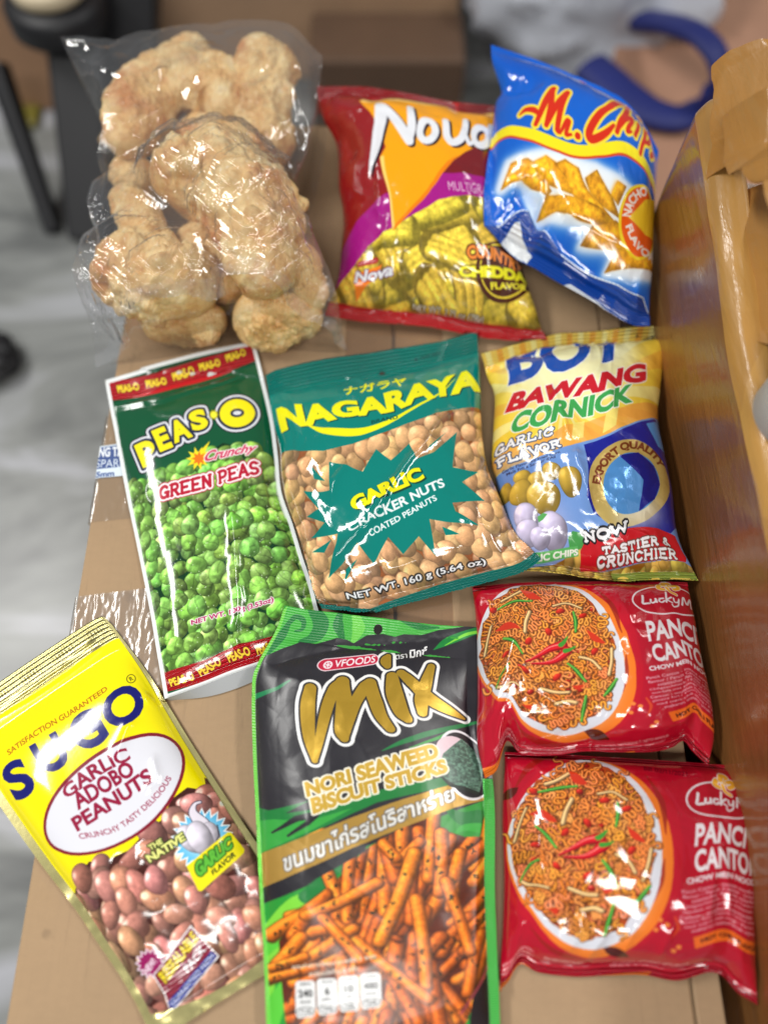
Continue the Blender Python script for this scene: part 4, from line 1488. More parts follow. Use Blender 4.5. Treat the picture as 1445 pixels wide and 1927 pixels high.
    e1 = catmull([(412, 1858), (600, 1793), (750, 1733), (885, 1688)], 24); e2 = catmull([(440, 1868), (620, 1850), (760, 1812), (905, 1752)], 24)
    V = []
    for k in range(6):
        t = k / 5
        q = (e1 * (1 - t) + e2 * t) / s + np.array([x0, y0])
        V.append(at(q[:, 0], q[:, 1], 0.0052 * (1 - t) + 0.0012))
    mesh_obj('bottom_gusset', np.concatenate(V), grid_faces(24, 6)[:, ::-1], plain_mat('gusset_film', (168, 170, 172), .25), root)


# ================================================================== garlic cracker nuts bag
def make_nuts():
    pk = Pack('cracker_nut_bag', (480, 600, 2.580),
              top=[(52, 278), (130, 240), (380, 190), (700, 143), (930, 102), (1076, 62)],
              right=[(1076, 62), (1092, 300), (1100, 520), (1128, 720), (1200, 900), (1260, 1050), (1330, 1120), (1388, 1165)],
              bottom=[(330, 1432), (430, 1440), (530, 1440), (700, 1392), (1000, 1312), (1290, 1232), (1388, 1165)],
              left=[(52, 278), (90, 500), (122, 640), (130, 780), (168, 930), (228, 1100), (285, 1330), (330, 1432)],
              z=(0.006, 0.010, 0.022, 0.003), bulge=0.026, seals=(0.09, 0.055, 0.0, 0.0), pw=(2.6, .55, 2.6, .7))
    a = pk.art
    teal = (0, 126, 116)
    a.img[:] = np.array(teal) / 255
    reg = a.cover([np.array([(0, 0), (a.W, 0), (a.W, a.H * .085), (0, a.H * .085)], float)]); a.mark(reg, 'top_seal')
    nuts = [(60, 628), (140, 636), (240, 642), (340, 640), (480, 610), (650, 550), (850, 482), (1000, 432), (1180, 400), (1500, 1120), (1390, 1152), (1250, 1192), (1000, 1258), (800, 1312), (560, 1388), (420, 1420), (200, 1440)]
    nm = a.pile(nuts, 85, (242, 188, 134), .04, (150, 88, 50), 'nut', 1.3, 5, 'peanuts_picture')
    a.grain(nm, 22, .10, 65); a.grain(nm, 5, .08, 66)
    burst = [(595, 635), (665, 690), (757, 610), (792, 690), (870, 655), (982, 548), (958, 722), (1088, 733), (1000, 792), (1110, 880), (945, 905), (960, 950), (1078, 1008), (935, 1000), (840, 985),
             (885, 1152), (790, 1060), (722, 1140), (640, 1062), (568, 1182), (490, 1090), (358, 1262), (392, 1040), (262, 1072), (335, 990), (248, 965), (312, 920), (245, 832), (372, 830), (372, 690), (530, 742)]
    a.poly(burst, teal, 'flavour_burst')
    for t in ([(283, 705), (352, 782), (300, 770)], [(272, 1146), (362, 1072), (330, 1142)], [(432, 1262), (492, 1158), (436, 1206)], [(850, 628), (925, 560), (836, 655)], [(905, 1020), (990, 1052), (925, 1058)]):
        a.poly(t, teal, 'flavour_burst')
    a.text('GARLIC', [(448, 872), (802, 722), (830, 782), (470, 944)], (240, 234, 20), .06, [(2, (20, 70, 50))], 'flavour_lettering', shadow=(5, 6, (10, 60, 50)))
    a.text('CRACKER NUTS', [(436, 1000), (905, 776), (918, 822), (450, 1044)], (236, 240, 240), .035, (), 'flavour_lettering')
    a.text('COATED PEANUTS', [(530, 1040), (866, 866), (878, 893), (545, 1068)], (236, 240, 240), .03, (), 'flavour_lettering')
    a.text('NET WT. 160 g (5.64 oz)', [(440, 1322), (1112, 1162), (1124, 1200), (450, 1358)], (240, 242, 244), .035, [(6, (20, 20, 20))], 'weight_lettering', spacing=1.05)
    yl = (240, 236, 22)
    a.text('NAGARAYA', {'top': [(96, 432), (300, 418), (500, 398), (700, 345), (900, 290), (1080, 236)], 'bot': [(118, 548), (280, 522), (470, 486), (640, 470), (830, 405), (1096, 340)]},
           yl, .055, (), 'brand_lettering', shadow=(5, 6, (6, 66, 60)))
    a.stroke([(250, 520), (340, 548), (470, 558), (600, 530), (740, 460), (880, 375), (965, 300)], [3, 30, 38, 26, 14, 9, 3], yl, 'brand_lettering', smooth=50)
    a.text('ナガラヤ', [(425, 332), (735, 277), (740, 328), (430, 382)], yl, .03, (), 'brand_lettering')
    a.text('BRAND', [(562, 503), (690, 478), (692, 494), (564, 520)], (6, 70, 64), .02)
    a.text('▲ TEAR HERE', [(775, 176), (905, 152), (906, 164), (776, 188)], (6, 80, 74), .02, (), 'top_seal')
    a.ellipse((617, 241), 21, 21, 0, (10, 96, 88), tag='hang_hole')
    a.ellipse((617, 243), 15, 14, 0, (70, 46, 34), tag='hang_hole')
    a.poly([(150, 1450), (420, 1424), (560, 1390), (800, 1314), (1000, 1260), (1250, 1194), (1500, 1120), (1500, 1400), (300, 1500)], teal, 'bottom_seal')
    # relief: long diagonal crease, crumple near the seals
    pk.crease([(985, 420), (900, 520), (840, 600), (760, 690), (680, 790), (610, 900), (560, 985), (480, 1060), (390, 1150), (352, 1250)], 0.0044, 0.0040, 'ridge', .1, .0009, 7)
    pk.crease([(545, 655), (440, 720), (390, 800), (360, 920)], 0.0026, 0.0040, 'ridge', .3, .0009, 8)
    pk.crease([(870, 440), (880, 520), (860, 600)], 0.0022, 0.003, 'ridge', .3, .0015, 9)
    pk.crease([(920, 910), (960, 970), (1050, 1000), (1220, 1000)], 0.002, 0.003, 'ridge', .3, .001, 10)
    pk.crease([(640, 1215), (780, 1180), (900, 1170)], 0.0016, 0.003, 'ridge', .3, .001, 12)
    pk.crease([(970, 1090), (1060, 1200)], 0.0016, 0.0025, 'ridge', .3, .001, 12)
    pk.crease([(890, 220), (960, 110)], 0.0015, 0.002, 'ridge', .3, .0005, 12)
    pk.crinkle(0.040, 0.0006, 21)
    pk.crinkle(0.014, 0.00008, 22)
    pk.pleats('top', 0.003, 0.022, 55, 6); pk.pleats('bottom', 0.003, 0.016, 60, 7)
    # nuts press through the film
    pk.h += 0.0006 * (fbm(pk.S / 0.014, pk.T / 0.011, seed=40, octv=2) - .5) * 2 * sstep(.40, .5, pk.V) * sstep(1, .9, pk.V)
    pk.serrate('top', 0.0007, 0.0026); pk.serrate('bottom', 0.0009, 0.0026)
    m = pack_mats(pk, 0.09, (0, 110, 100), wr=.07, coat=.3)
    pk.build('teal bag of garlic cracker nuts with yellow lettering and a spiky teal burst over peanuts', 'snack bag', m, 'snack packs laid out on the box')


# ================================================================== fried corn bag
def make_corn():
    pk = Pack('fried_corn_bag', (880, 590, 3.141),
              top=[(78, 240), (200, 206), (330, 170), (560, 120), (800, 98), (1207, 60)],
              right=[(1207, 60), (1180, 155), (1150, 300), (1132, 480), (1122, 580), (1132, 720), (1170, 900), (1205, 1080), (1222, 1250), (1262, 1400), (1310, 1480), (1362, 1576)],
              bottom=[(250, 1520), (380, 1524), (560, 1535), (700, 1562), (900, 1586), (1100, 1576), (1362, 1576)],
              left=[(78, 240), (120, 380), (158, 470), (150, 700), (140, 900), (165, 980), (205, 1150), (235, 1350), (250, 1520)],
              z=(0.008, 0.016, 0.020, 0.012), bulge=0.034, seals=(0.055, 0.035, 0.0, 0.0), pw=(2.4, .6, 2.8, .6))
    a = pk.art
    Y, X = np.mgrid[0:a.H, 0:a.W]
    a.img[:] = np.array([250, 214, 66]) / 255
    # rays
    c = (560, 520)
    for k in range(22):
        t = 2 * math.pi * k / 22 + .1
        P = [c, (c[0] + 1500 * math.cos(t), c[1] + 1500 * math.sin(t)), (c[0] + 1500 * math.cos(t + .13), c[1] + 1500 * math.sin(t + .13))]
        a.poly(P, (252, 240, 150) if k % 2 else (246, 186, 60), alpha=.9)
    a.poly(ring((600, 330), 420, 240, -12), (250, 248, 196), blur=60, alpha=.95)
    a.poly([(60, 880), (600, 660), (860, 570), (1250, 470), (1250, 560), (600, 790), (60, 960)], (246, 164, 74), alpha=.72)
    a.poly([(820, 575), (900, 545), (880, 650), (800, 690)], (250, 240, 130), alpha=.8); a.poly([(630, 640), (700, 615), (690, 720), (620, 745)], (250, 236, 130), alpha=.8)
    # blue lower part
    a.poly([(60, 985), (140, 945), (560, 790), (1300, 530), (1500, 1600), (60, 1700)], (116, 156, 220))
    a.poly(ring((300, 1000), 260, 120, -10), (88, 122, 190), blur=50, alpha=.7)
    a.poly(ring((340, 1280), 260, 190, 0), (178, 178, 222), blur=60, alpha=.85)
    a.poly([(690, 762), (1010, 642), (1130, 598), (1300, 800), (1330, 1150), (1210, 1300), (900, 1280), (740, 1180), (690, 1100), (700, 900)], (24, 32, 146), 'export_emblem')
    a.poly([(1062, 640), (1200, 580), (1230, 800), (1130, 760)], (84, 156, 226))
    a.ellipse((945, 1005), 246, 268, 0, (212, 184, 104), tag='export_emblem', metal=.25)
    a.poly(ring((1010, 1190), 150, 90, 0), (246, 246, 236), blur=40, alpha=.8)
    a.ellipse((955, 1010), 168, 190, 0, (84, 152, 220), tag='export_emblem')
    a.poly([(880, 835), (1000, 820), (1090, 900), (1125, 1010), (1100, 1110), (1010, 1190), (1020, 1000)], (24, 32, 146), 'export_emblem')
    a.text('EXPORT QUALITY', {'top': [(718, 1012), (738, 930), (790, 835), (870, 772), (960, 748), (1050, 765), (1122, 815), (1165, 880)], 'bot': [(778, 1010), (795, 945), (838, 868), (900, 822), (962, 806), (1030, 818), (1080, 855), (1112, 905)]},
           (128, 62, 30), .05, (), 'emblem_lettering')
    # names
    a.text('BOY', [(262, 130), (1010, 10), (955, 272), (205, 450)], (24, 78, 172), .045, [(7, (246, 246, 246))], 'brand_lettering')
    a.text('BAWANG', [(248, 486), (1048, 305), (1052, 408), (206, 588)], (204, 28, 44), .055, [(7, (250, 246, 240))], 'brand_lettering')
    a.text('CORNICK', [(278, 586), (985, 426), (985, 528), (256, 698)], (62, 168, 84), .05, [(7, (250, 250, 240))], 'brand_lettering')
    a.slab('GARLIC', [(186, 752), (522, 662), (522, 700), (186, 808)], 13, (244, 244, 246), [(6, (70, 84, 116))], 'flavour_lettering')
    a.slab('FLAVOR', [(196, 838), (552, 738), (556, 778), (200, 884)], 13, (244, 244, 246), [(6, (70, 84, 116))], 'flavour_lettering')
    a.text('Garlic Flavoured Fried Corn', [(216, 910), (546, 808), (548, 824), (218, 930)], (40, 44, 80), .012)
    a.text("Maïs Frit à Saveur d'Ail", [(240, 930), (518, 836), (520, 856), (243, 948)], (40, 44, 80), .012)
    # corn and garlic
    kx = a.k
    for (x, y, rx, ry) in [(492, 935, 54, 44), (330, 968, 50, 42), (412, 992, 58, 46), (225, 1052, 40, 50), (594, 998, 70, 66), (316, 1062, 66, 68), (444, 1094, 96, 84)]:
        a.ellipse((x, y), rx, ry, 0, None)
        q = a.m([(x, y)])[0]
        a.blob(q, rx * kx, ry * kx, .3, (206, 168, 62), (x * 7 % 100) / 100, 'nut')
        a.ellipse((x, y), rx, ry, 0, None, tag=None)
    for (x, y, rx, ry) in [(340, 1222, 70, 78), (350, 1312, 72, 66), (500, 1292, 86, 86), (420, 1340, 60, 50)]:
        a.blob(a.m([(x, y)])[0], rx * kx, ry * kx, 0, (206, 196, 226), .3, 'nut')
    a.poly([(415, 1250), (408, 1215), (440, 1190), (465, 1195), (440, 1230)], (90, 170, 90))
    a.poly([(590, 1330), (620, 1290), (690, 1300), (760, 1330), (700, 1420), (600, 1400)], (74, 160, 80))
    a.pile([(200, 1545), (380, 1508), (560, 1452), (690, 1372), (700, 1490), (1270, 1478), (1420, 1540), (1420, 1640), (200, 1640)], 62, (232, 196, 92), .06, (150, 100, 30), 'nut', 1.5, 8, 'corn_picture')
    a.poly([(270, 1450), (652, 1372), (658, 1424), (420, 1472), (270, 1500)], (92, 184, 96))
    a.text('GARLIC CHIPS', [(282, 1452), (655, 1386), (656, 1420), (284, 1492)], (244, 246, 236), .045, (), 'chips_lettering')
    a.poly([(668, 1400), (690, 1345), (780, 1300), (960, 1282), (1130, 1285), (1240, 1310), (1290, 1440), (1280, 1475), (1150, 1476), (900, 1480), (680, 1492)], (206, 26, 38), 'red_banner')
    a.slab('NOW', [(680, 1300), (932, 1240), (944, 1288), (690, 1346)], 15, (246, 246, 248), [(8, (24, 22, 26))], 'banner_lettering')
    a.slab('TASTIER &', [(798, 1378), (1196, 1340), (1200, 1386), (800, 1412)], 11, (246, 246, 248), [(4, (110, 60, 50))], 'banner_lettering')
    a.slab('CRUNCHIER', [(772, 1428), (1226, 1412), (1228, 1464), (772, 1470)], 11.5, (246, 246, 248), [(4, (110, 60, 50))], 'banner_lettering')
    # seals
    a.band(0, .062, (242, 208, 92), 'top_seal')
    for k in range(16):
        u = (k + .3) / 16
        a.band(0, .062, (236, 170, 62) if k % 2 else (250, 236, 150), 'top_seal', u, u + .03)
    a.text('TEAR HERE', [(915, 142), (1096, 124), (1098, 146), (918, 164)], (60, 44, 20), .035, (), 'top_seal')
    a.poly([(1000, 118), (1014, 116), (1008, 102)], (60, 44, 20), 'top_seal')
    reg = a.cover([np.array([(0, a.H * .968), (a.W, a.H * .968), (a.W, a.H), (0, a.H)], float)]); a.mark(reg, 'bottom_seal')
    a.band(.968, 1, (150, 170, 70), 'bottom_seal', 0.55, 1)
    # relief
    pk.crease([(470, 430), (520, 520), (560, 600), (590, 700), (640, 760)], 0.004, 0.004, 'ridge', .2, .001, 14)
    pk.crease([(640, 760), (630, 860), (660, 960), (690, 1060), (720, 1200)], 0.0048, 0.0048, 'ridge', .2, .0016, 15)
    pk.crease([(850, 1255), (1000, 1310), (1250, 1440)], 0.0022, 0.0024, 'ridge', .2, .0006, 16)
    pk.crease([(100, 330), (180, 330), (260, 300)], -0.004, 0.004, 'ridge', .3, .001, 17)
    pk.crease([(230, 250), (420, 250), (620, 170), (900, 150), (1140, 140)], -0.003, 0.004, 'ridge', .15, .001, 18)
    pk.crinkle(0.05, 0.0010, 31); pk.crinkle(0.012, 0.00012, 33); pk.crinkle(0.018, 0.0004, 32)
    pk.pleats('top', 0.004, 0.02, 45, 8); pk.pleats('bottom', 0.004, 0.018, 50, 9)
    pk.serrate('top', 0.0008, 0.0034); pk.serrate('bottom', 0.0008, 0.003)
    m = pack_mats(pk, 0.17, (226, 196, 90), wr=.10)
    pk.build('yellow and blue bag of fried corn with gold ring emblem and red banner', 'snack bag', m, 'snack packs laid out on the box')


# ================================================================== adobo peanuts pouch
def make_peanuts():
    pk = Pack('peanut_pouch', (0, 1150, 2.4808),
              top=[(-262, 512), (0, 332), (240, 170), (470, 28), (522, 62)],
              right=[(522, 62), (700, 300), (900, 625), (1100, 935), (1230, 1130), (1500, 1555)],
              bottom=[(725, 2020), (1000, 1840), (1250, 1690), (1500, 1555)],
              left=[(-262, 512), (0, 905), (200, 1190), (350, 1385), (450, 1535), (560, 1700), (640, 1840), (725, 2020)],
              z=(0.0015, 0.0015, 0.004, 0.003), bulge=0.015, seals=(0.10, 0.05, 0.05, 0.05), pw=(4.5, .9, 4, .9))
    a = pk.art
    a.img[:] = np.array([253, 238, 6]) / 255
    gold = (214, 204, 140)
    pn = [(300, 1370), (345, 1290), (385, 1215), (420, 1165), (480, 1175), (540, 1140), (600, 1112), (690, 1005), (760, 960), (800, 872), (870, 822), (960, 836), (945, 770), (1010, 790), (1100, 900), (1600, 1600), (1400, 1760), (1100, 1840), (800, 1960), (700, 1990), (560, 1760)]
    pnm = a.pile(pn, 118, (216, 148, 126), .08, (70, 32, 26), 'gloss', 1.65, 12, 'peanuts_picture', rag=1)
    a.grain(pnm, 20, .14, 61); a.grain(pnm, 6, .10, 62)
    # oval
    a.ellipse((536, 860), 376, 206, -37, (132, 26, 46), tag='oval_label')
    a.ellipse((536, 860), 361, 191, -37, (226, 226, 234), tag='oval_label')
    mar = (150, 26, 62)
    a.text('GARLIC', {'top': [(292, 832), (364, 760), (470, 690), (598, 636)], 'bot': [(322, 876), (404, 816), (505, 745), (622, 690)]}, mar, .03, (), 'oval_lettering')
    a.text('ADOBO', [(335, 855), (604, 690), (645, 752), (375, 930)], mar, .035, (), 'oval_lettering')
    a.text('PEANUTS', [(338, 968), (692, 728), (728, 790), (374, 1034)], mar, .035, (), 'oval_lettering')
    a.text('CRUNCHY TASTY DELICIOUS', {'top': [(376, 1044), (530, 1000), (650, 912), (740, 830), (782, 770)], 'bot': [(386, 1066), (545, 1022), (668, 930), (760, 845), (802, 782)]}, mar, .008, (), 'oval_lettering')
    navy = (22, 26, 112)
    word(a, [('S', (97, 790), 122, 182, -30), ('U', (243, 672), 142, 168, -32), ('G', (412, 560), 168, 178, -32), ('O', (577, 458), 186, 172, -33)], navy, .035, (), 'brand_lettering')
    a.text('SATISFACTION GUARANTEED', {'top': [(34, 655), (180, 545), (330, 455), (490, 358)], 'bot': [(46, 680), (195, 570), (345, 480), (502, 380)]}, (176, 92, 16), .012, (), 'slogan_lettering')
    a.stroke(ring((606, 336), 21, 21), 4, (90, 84, 20)); a.text('R', box_quad((606, 336), 17, 22, -32), (90, 84, 20), .02)
    # garlic badge
    a.burst((945, 1062), 146, 112, 22, (246, 250, 252), tag='garlic_badge', rot=.1)
    a.burst((945, 1062), 134, 98, 22, (96, 190, 236), tag='garlic_badge', rot=.1)
    a.poly(ring((945, 1062), 80, 80), (190, 230, 246), blur=22, alpha=.9)
    a.stroke([(950, 1000), (900, 940), (905, 900), (930, 890)], [60, 34, 14, 10], (232, 224, 236), 'garlic_badge', [(4, (60, 60, 80))], 16)
    for (x, y, rx, ry, r) in [(890, 1060, 46, 72, -10), (985, 1055, 46, 72, 14), (938, 1060, 58, 82, 0)]:
        a.blob(a.m([(x, y)])[0], rx * a.k, ry * a.k, math.radians(r), (232, 224, 238), .2, 'gloss')
    a.stroke([(1012, 1000), (1022, 1050), (1000, 1100)], 5, (40, 40, 60))
    a.text('THE', [(690, 1092), (752, 1052), (766, 1080), (706, 1118)], (236, 236, 140), .05, [(6, (40, 60, 20))], 'garlic_badge')
    a.text('NATIVE', [(680, 1142), (856, 1026), (872, 1060), (700, 1172)], (236, 236, 140), .05, [(6, (40, 60, 20))], 'garlic_badge')
    a.poly([(876, 1186), (1062, 1034), (1078, 1036), (1142, 1118), (1138, 1134), (948, 1304), (932, 1302)], (250, 234, 30), 'yellow_tag')
    a.text('GARLIC', [(910, 1176), (1072, 1050), (1090, 1108), (932, 1244)], (98, 186, 60), .06, [(6, (30, 90, 30))], 'yellow_tag')
    a.text('FLAVOR', [(990, 1208), (1094, 1124), (1104, 1146), (1000, 1230)], (30, 50, 20), .03, (), 'yellow_tag')
    # resealable tag
    a.burst((705, 1648), 74, 54, 14, (236, 214, 228), tag='new_burst'); a.burst((705, 1648), 62, 44, 14, (150, 24, 92), tag='new_burst')
    a.text('NEW!', box_quad((702, 1660), 70, 34, -52), (246, 236, 242), .03, (), 'new_burst')
    a.poly([(716, 1702), (735, 1680), (892, 1468), (1018, 1610), (800, 1884), (768, 1790)], (240, 236, 236), 'resealable_tag')
    a.poly([(724, 1704), (892, 1482), (1008, 1610), (800, 1872), (776, 1790)], (144, 30, 58), 'resealable_tag')
    a.text('RESEALABLE', [(738, 1700), (894, 1494), (930, 1534), (776, 1744)], (248, 224, 40), .05, [(4, (90, 20, 20))], 'resealable_tag')
    a.text('PACK', [(852, 1666), (938, 1556), (962, 1582), (876, 1694)], (246, 244, 246), .04, (), 'resealable_tag')
    a.poly([(786, 1828), (982, 1586), (1008, 1610), (804, 1870)], (40, 60, 160), 'resealable_tag')
    a.text('GUARANTEED FRESH', [(794, 1830), (980, 1598), (996, 1614), (808, 1850)], (232, 234, 246), .02, (), 'resealable_tag')
    a.text('NET WT. 100g', [(990, 1832), (1216, 1640), (1232, 1664), (1004, 1862)], (196, 60, 150), .03, [(4, (240, 226, 236))], 'weight_lettering')
    # gold foil frame
    a.band(0, .072, gold, 'top_seal', metal=.85)
    for k, u in enumerate((.05, .24, .43, .62, .81)):
        a.band(.018, .046, (176, 166, 104), 'top_seal', u, u + .11, metal=.8)
        a.band(.022, .042, (222, 214, 156), 'top_seal', u + .006, u + .104, metal=.85)
        for w in range(5): a.band(.026, .038, (150, 140, 84), 'top_seal', u + .014 + .018 * w, u + .024 + .018 * w, metal=.7)
    a.band(0, 1, gold, 'foil_rim', 0, .045, metal=.85); a.band(0, 1, gold, 'foil_rim', .948, 1, metal=.85)
    t = np.linspace(0, 1, 20)
    a.poly([(0, 1)] + [(x, .985 - .05 * (2 * x - 1) ** 2 - .012) for x in t] + [(1, 1)], gold, 'bottom_gusset', uv=True, metal=.8)
    # relief
    for dv, am in ((0.0, .0012), (.018, -.0010), (.036, .0010), (.052, -.0006)):
        L = [(-190 + 640 * s - 0 * dv, 560 - 425 * s) for s in np.linspace(0, 1, 5)]
        L = [(x + 560 * dv, y + 850 * dv) for x, y in L]
        pk.crease(L, am, 0.0014, 'ridge', .06, .0003, 20)
    pk.crease([(640, 500), (600, 570), (570, 640), (575, 720)], 0.002, 0.0028, 'ridge', .25, .001, 23)
    pk.crease([(715, 660), (735, 740), (740, 800), (660, 860)], 0.0018, 0.0022, 'ridge', .25, .001, 24)
    pk.crease([(540, 1120), (600, 1200), (680, 1300), (765, 1400)], 0.0030, 0.0040, 'ridge', .2, .0015, 25)
    pk.crease([(680, 1050), (690, 1120), (640, 1190)], 0.0018, 0.0028, 'ridge', .3, .001, 26)
    pk.crease([(650, 440), (700, 400)], 0.0016, 0.003, 'ridge', .4, .001, 26)
    pk.crinkle(0.06, 0.00015, 52)
    pk.h += 0.0007 * (fbm(pk.S / 0.012, pk.T / 0.012, seed=45, octv=2) - .5) * 2 * sstep(.45, .6, pk.V)
    m = pack_mats(pk, 0.12, (190, 176, 96), seal_pitch=0.0026, seal_st=.5, wr=.06)
    pk.build('bright yellow pouch with gold foil rim, big navy lettering and a heap of brown peanuts', 'snack pouch', m, 'snack packs laid out on the box')


# ================================================================== seaweed biscuit sticks pouch
def make_sticks():
    pk = Pack('biscuit_stick_pouch', (450, 1120, 2.388),
              top=[(205, 45), (300, 62), (450, 82), (600, 98), (800, 122), (1068, 146)],
              right=[(1068, 146), (1072, 400), (1085, 620), (1140, 850), (1148, 1300), (1162, 1700), (1180, 2170)],
              bottom=[(135, 2190), (500, 2200), (900, 2190), (1180, 2170)],
              left=[(205, 45), (165, 160), (82, 310), (58, 400), (62, 700), (75, 1000), (92, 1300), (110, 1600), (135, 2190)],
              z=(0.018, 0.008, 0.008, 0.006), bulge=0.018, seals=(0.07, 0.03, 0.02, 0.05), pw=(2.6, .8, 3, .8), n=(280, 460))
    a = pk.art
    a.img[:] = np.array([40, 38, 44]) / 255
    g1, g2, lime = (66, 176, 62), (24, 122, 54), (128, 214, 64)
    # green lower ground with swirls
    a.poly([(20, 1420), (300, 1300), (560, 1130), (1060, 935), (1250, 880), (1300, 2300), (20, 2300)], (40, 150, 52))
    for P, w, c in [([(110, 1500), (260, 1380), (420, 1330), (500, 1240)], [20, 70, 50, 4], lime), ([(120, 1620), (240, 1500), (330, 1450)], [60, 60, 4], (90, 200, 60)),
                    ([(300, 1350), (420, 1240), (520, 1190)], [60, 40, 4], g2), ([(110, 1800), (150, 1650), (210, 1560)], [80, 60, 4], lime), ([(900, 960), (980, 1010), (1060, 1010)], [10, 60, 80], g2),
                    ([(940, 1090), (1000, 1050), (1130, 1060)], [4, 30, 60], (50, 170, 60)), ([(110, 2000), (170, 1850), (200, 1750)], [90, 70, 10], (90, 200, 60))]:
        a.stroke(P, w, c, smooth=16)
    # biscuit sticks
    region = [(175, 1560), (300, 1400), (470, 1240), (560, 1140), (700, 1060), (850, 985), (900, 1060), (1000, 1090), (1080, 1090), (1150, 1240), (1160, 1640), (1040, 1880), (960, 2050), (240, 2080), (200, 1800)]
    reg = a.cover([a.m(Art.dense(region))]); a.blend(reg, (92, 34, 12), 1, 'biscuit_sticks_picture')
    clip = a.full(reg)
    rng = np.random.RandomState(6)
    sticks = []
    for k in range(130):
        cx, cy = rng.uniform(180, 1140), rng.uniform(1080, 2060)
        fan = (cx - 620) / 520
        th = math.radians(-90 + 42 * fan * (-1 if cy > 1700 else 1) + rng.uniform(-24, 24)) if cx > 420 else math.radians(rng.uniform(-60, -10))
        l = rng.uniform(95, 165)
        sticks.append((cx - l * math.cos(th), cy - l * math.sin(th), cx + l * math.cos(th), cy + l * math.sin(th), rng.uniform(44, 60), rng.rand(), rng.uniform(-14, 14)))
    sticks += [(855, 985, 850, 1270, 50, .9, 0), (895, 1075, 905, 1330, 50, .8, 8), (710, 1200, 800, 1110, 44, .7, 0), (985, 1160, 960, 1400, 50, .9, -8), (1050, 1600, 930, 1280, 46, .8, 6), (640, 1120, 700, 1180, 44, .9, 0),
               (780, 1160, 640, 1560, 54, 1, 10), (800, 1360, 850, 1760, 50, .9, 10), (620, 1290, 300, 1440, 50, .9, 8), (440, 1480, 860, 1820, 52, .9, -10), (300, 1640, 520, 1500, 48, .9, 0), (380, 1450, 560, 1640, 48, .8, 0), (140, 1690, 300, 1620, 40, .9, 0), (140, 1740, 260, 1700, 40, .9, 0)]
    for x0, y0, x1, y1, w, t, bow in sticks:
        mx, my = (x0 + x1) / 2 + bow, (y0 + y1) / 2 + bow * .4
        base = np.array([252, 122, 30]) * (0.76 + .30 * t) * np.array([1, .92 + .14 * t, 1])
        a.rod([(x0, y0), (mx, my), (x1, y1)], w, np.clip(base, 0, 255), clip if t < .7 else None, dark=.6, hi=.10, edge=5)
        for j in range(int(rng.uniform(2, 6))):
            s = rng.uniform(.1, .9); q = (x0 + (x1 - x0) * s + rng.uniform(-12, 12), y0 + (y1 - y0) * s + rng.uniform(-12, 12))
            for i in range(3): 
                p = (q[0] + rng.uniform(-9, 9), q[1] + rng.uniform(-9, 9))
                if clip[tuple(np.clip(a.m([p])[0].astype(int)[::-1], 0, [a.H - 1, a.W - 1]))] > .5 or t > .7:
                    a.ellipse(p, rng.uniform(4, 10), rng.uniform(3, 5), rng.uniform(0, 180), (34, 36, 18), alpha=.9)
    a.grain(clip, 14, .20, 63, (.8, 1.1, 1)); a.grain(clip, 4.5, .16, 64)
    a.poly([(1060, 1800), (1180, 1640), (1220, 2200), (1000, 2200), (1040, 1900)], (34, 22, 24)); a.stroke([(1165, 1610), (1100, 1740), (1000, 1880)], 10, (150, 60, 70))
    # black above the gold strip and below it
    a.poly([(20, 1330), (90, 1310), (560, 1110), (560, 1150), (300, 1290), (20, 1420)], (36, 34, 40))
    # green torn edge on the left
    a.poly([(20, 960), (70, 945), (120, 960), (200, 945), (310, 920), (250, 950), (200, 975), (330, 960), (620, 880), (960, 800), (960, 850), (600, 940), (85, 1165), (20, 1190)], g2)
    a.poly([(20, 1010), (140, 1000), (300, 1010), (500, 960), (300, 1060), (85, 1150), (20, 1170)], (52, 160, 62))
    a.stroke([(135, 1060), (250, 1000), (330, 985), (300, 1020), (210, 1075)], [8, 26, 30, 20, 10], (36, 34, 40)); 
    for P, w, c in [([(72, 472), (130, 455), (190, 430), (262, 392)], [30, 24, 20, 8], (24, 128, 78)), ([(640, 705), (760, 655), (900, 610), (1100, 555)], [4, 22, 24, 12], (24, 124, 62)), ([(760, 690), (900, 640), (960, 600)], [4, 14, 4], (52, 160, 62)),
                    ([(880, 240), (950, 205), (1080, 172)], [4, 40, 30], (28, 130, 58)), ([(930, 225), (1010, 190), (1080, 180)], [3, 14, 14], lime)]:
        a.stroke(P, w, c, smooth=14)
    # gold strip
    a.poly([(20, 1180), (85, 1152), (500, 1000), (930, 850), (1070, 832), (1250, 800), (1250, 880), (1070, 930), (950, 962), (500, 1135), (90, 1312), (20, 1340)], (188, 148, 70), 'gold_strip', metal=.35)
    a.text('ขนมขาไก่รสโนริสาหร่าย', [(180, 1148), (930, 846), (946, 930), (196, 1240)], (240, 238, 232), .025, [(5, (120, 112, 104))], 'strip_lettering')
    # nori circle
    a.ellipse((1000, 765), 108, 168, -14, (238, 236, 240), tag='seaweed_picture')
    a.ellipse((1002, 765), 98, 156, -14, (32, 30, 34), tag='seaweed_picture')
    a.ellipse((960, 720), 84, 92, -30, (232, 206, 214), tag='seaweed_picture')
    nori = [(868, 800), (905, 715), (1000, 640), (1045, 690), (1070, 770), (1052, 890), (990, 862), (940, 850)]
    r = a.poly(nori, (84, 116, 100), 'seaweed_picture'); M = a.full(r)
    a.grain(M, 9, .55, 7); a.grain(M, 3, .35, 9)
    a.poly([(868, 800), (940, 850), (990, 862), (1052, 890), (1050, 905), (980, 880), (920, 862)], (34, 44, 38), 'seaweed_picture')
    a.poly([(1075, 60), (1300, 60), (1300, 880), (1072, 880)], (36, 34, 38), 'side_panel', alpha=.6)
    # names
    goldc = (206, 166, 58)
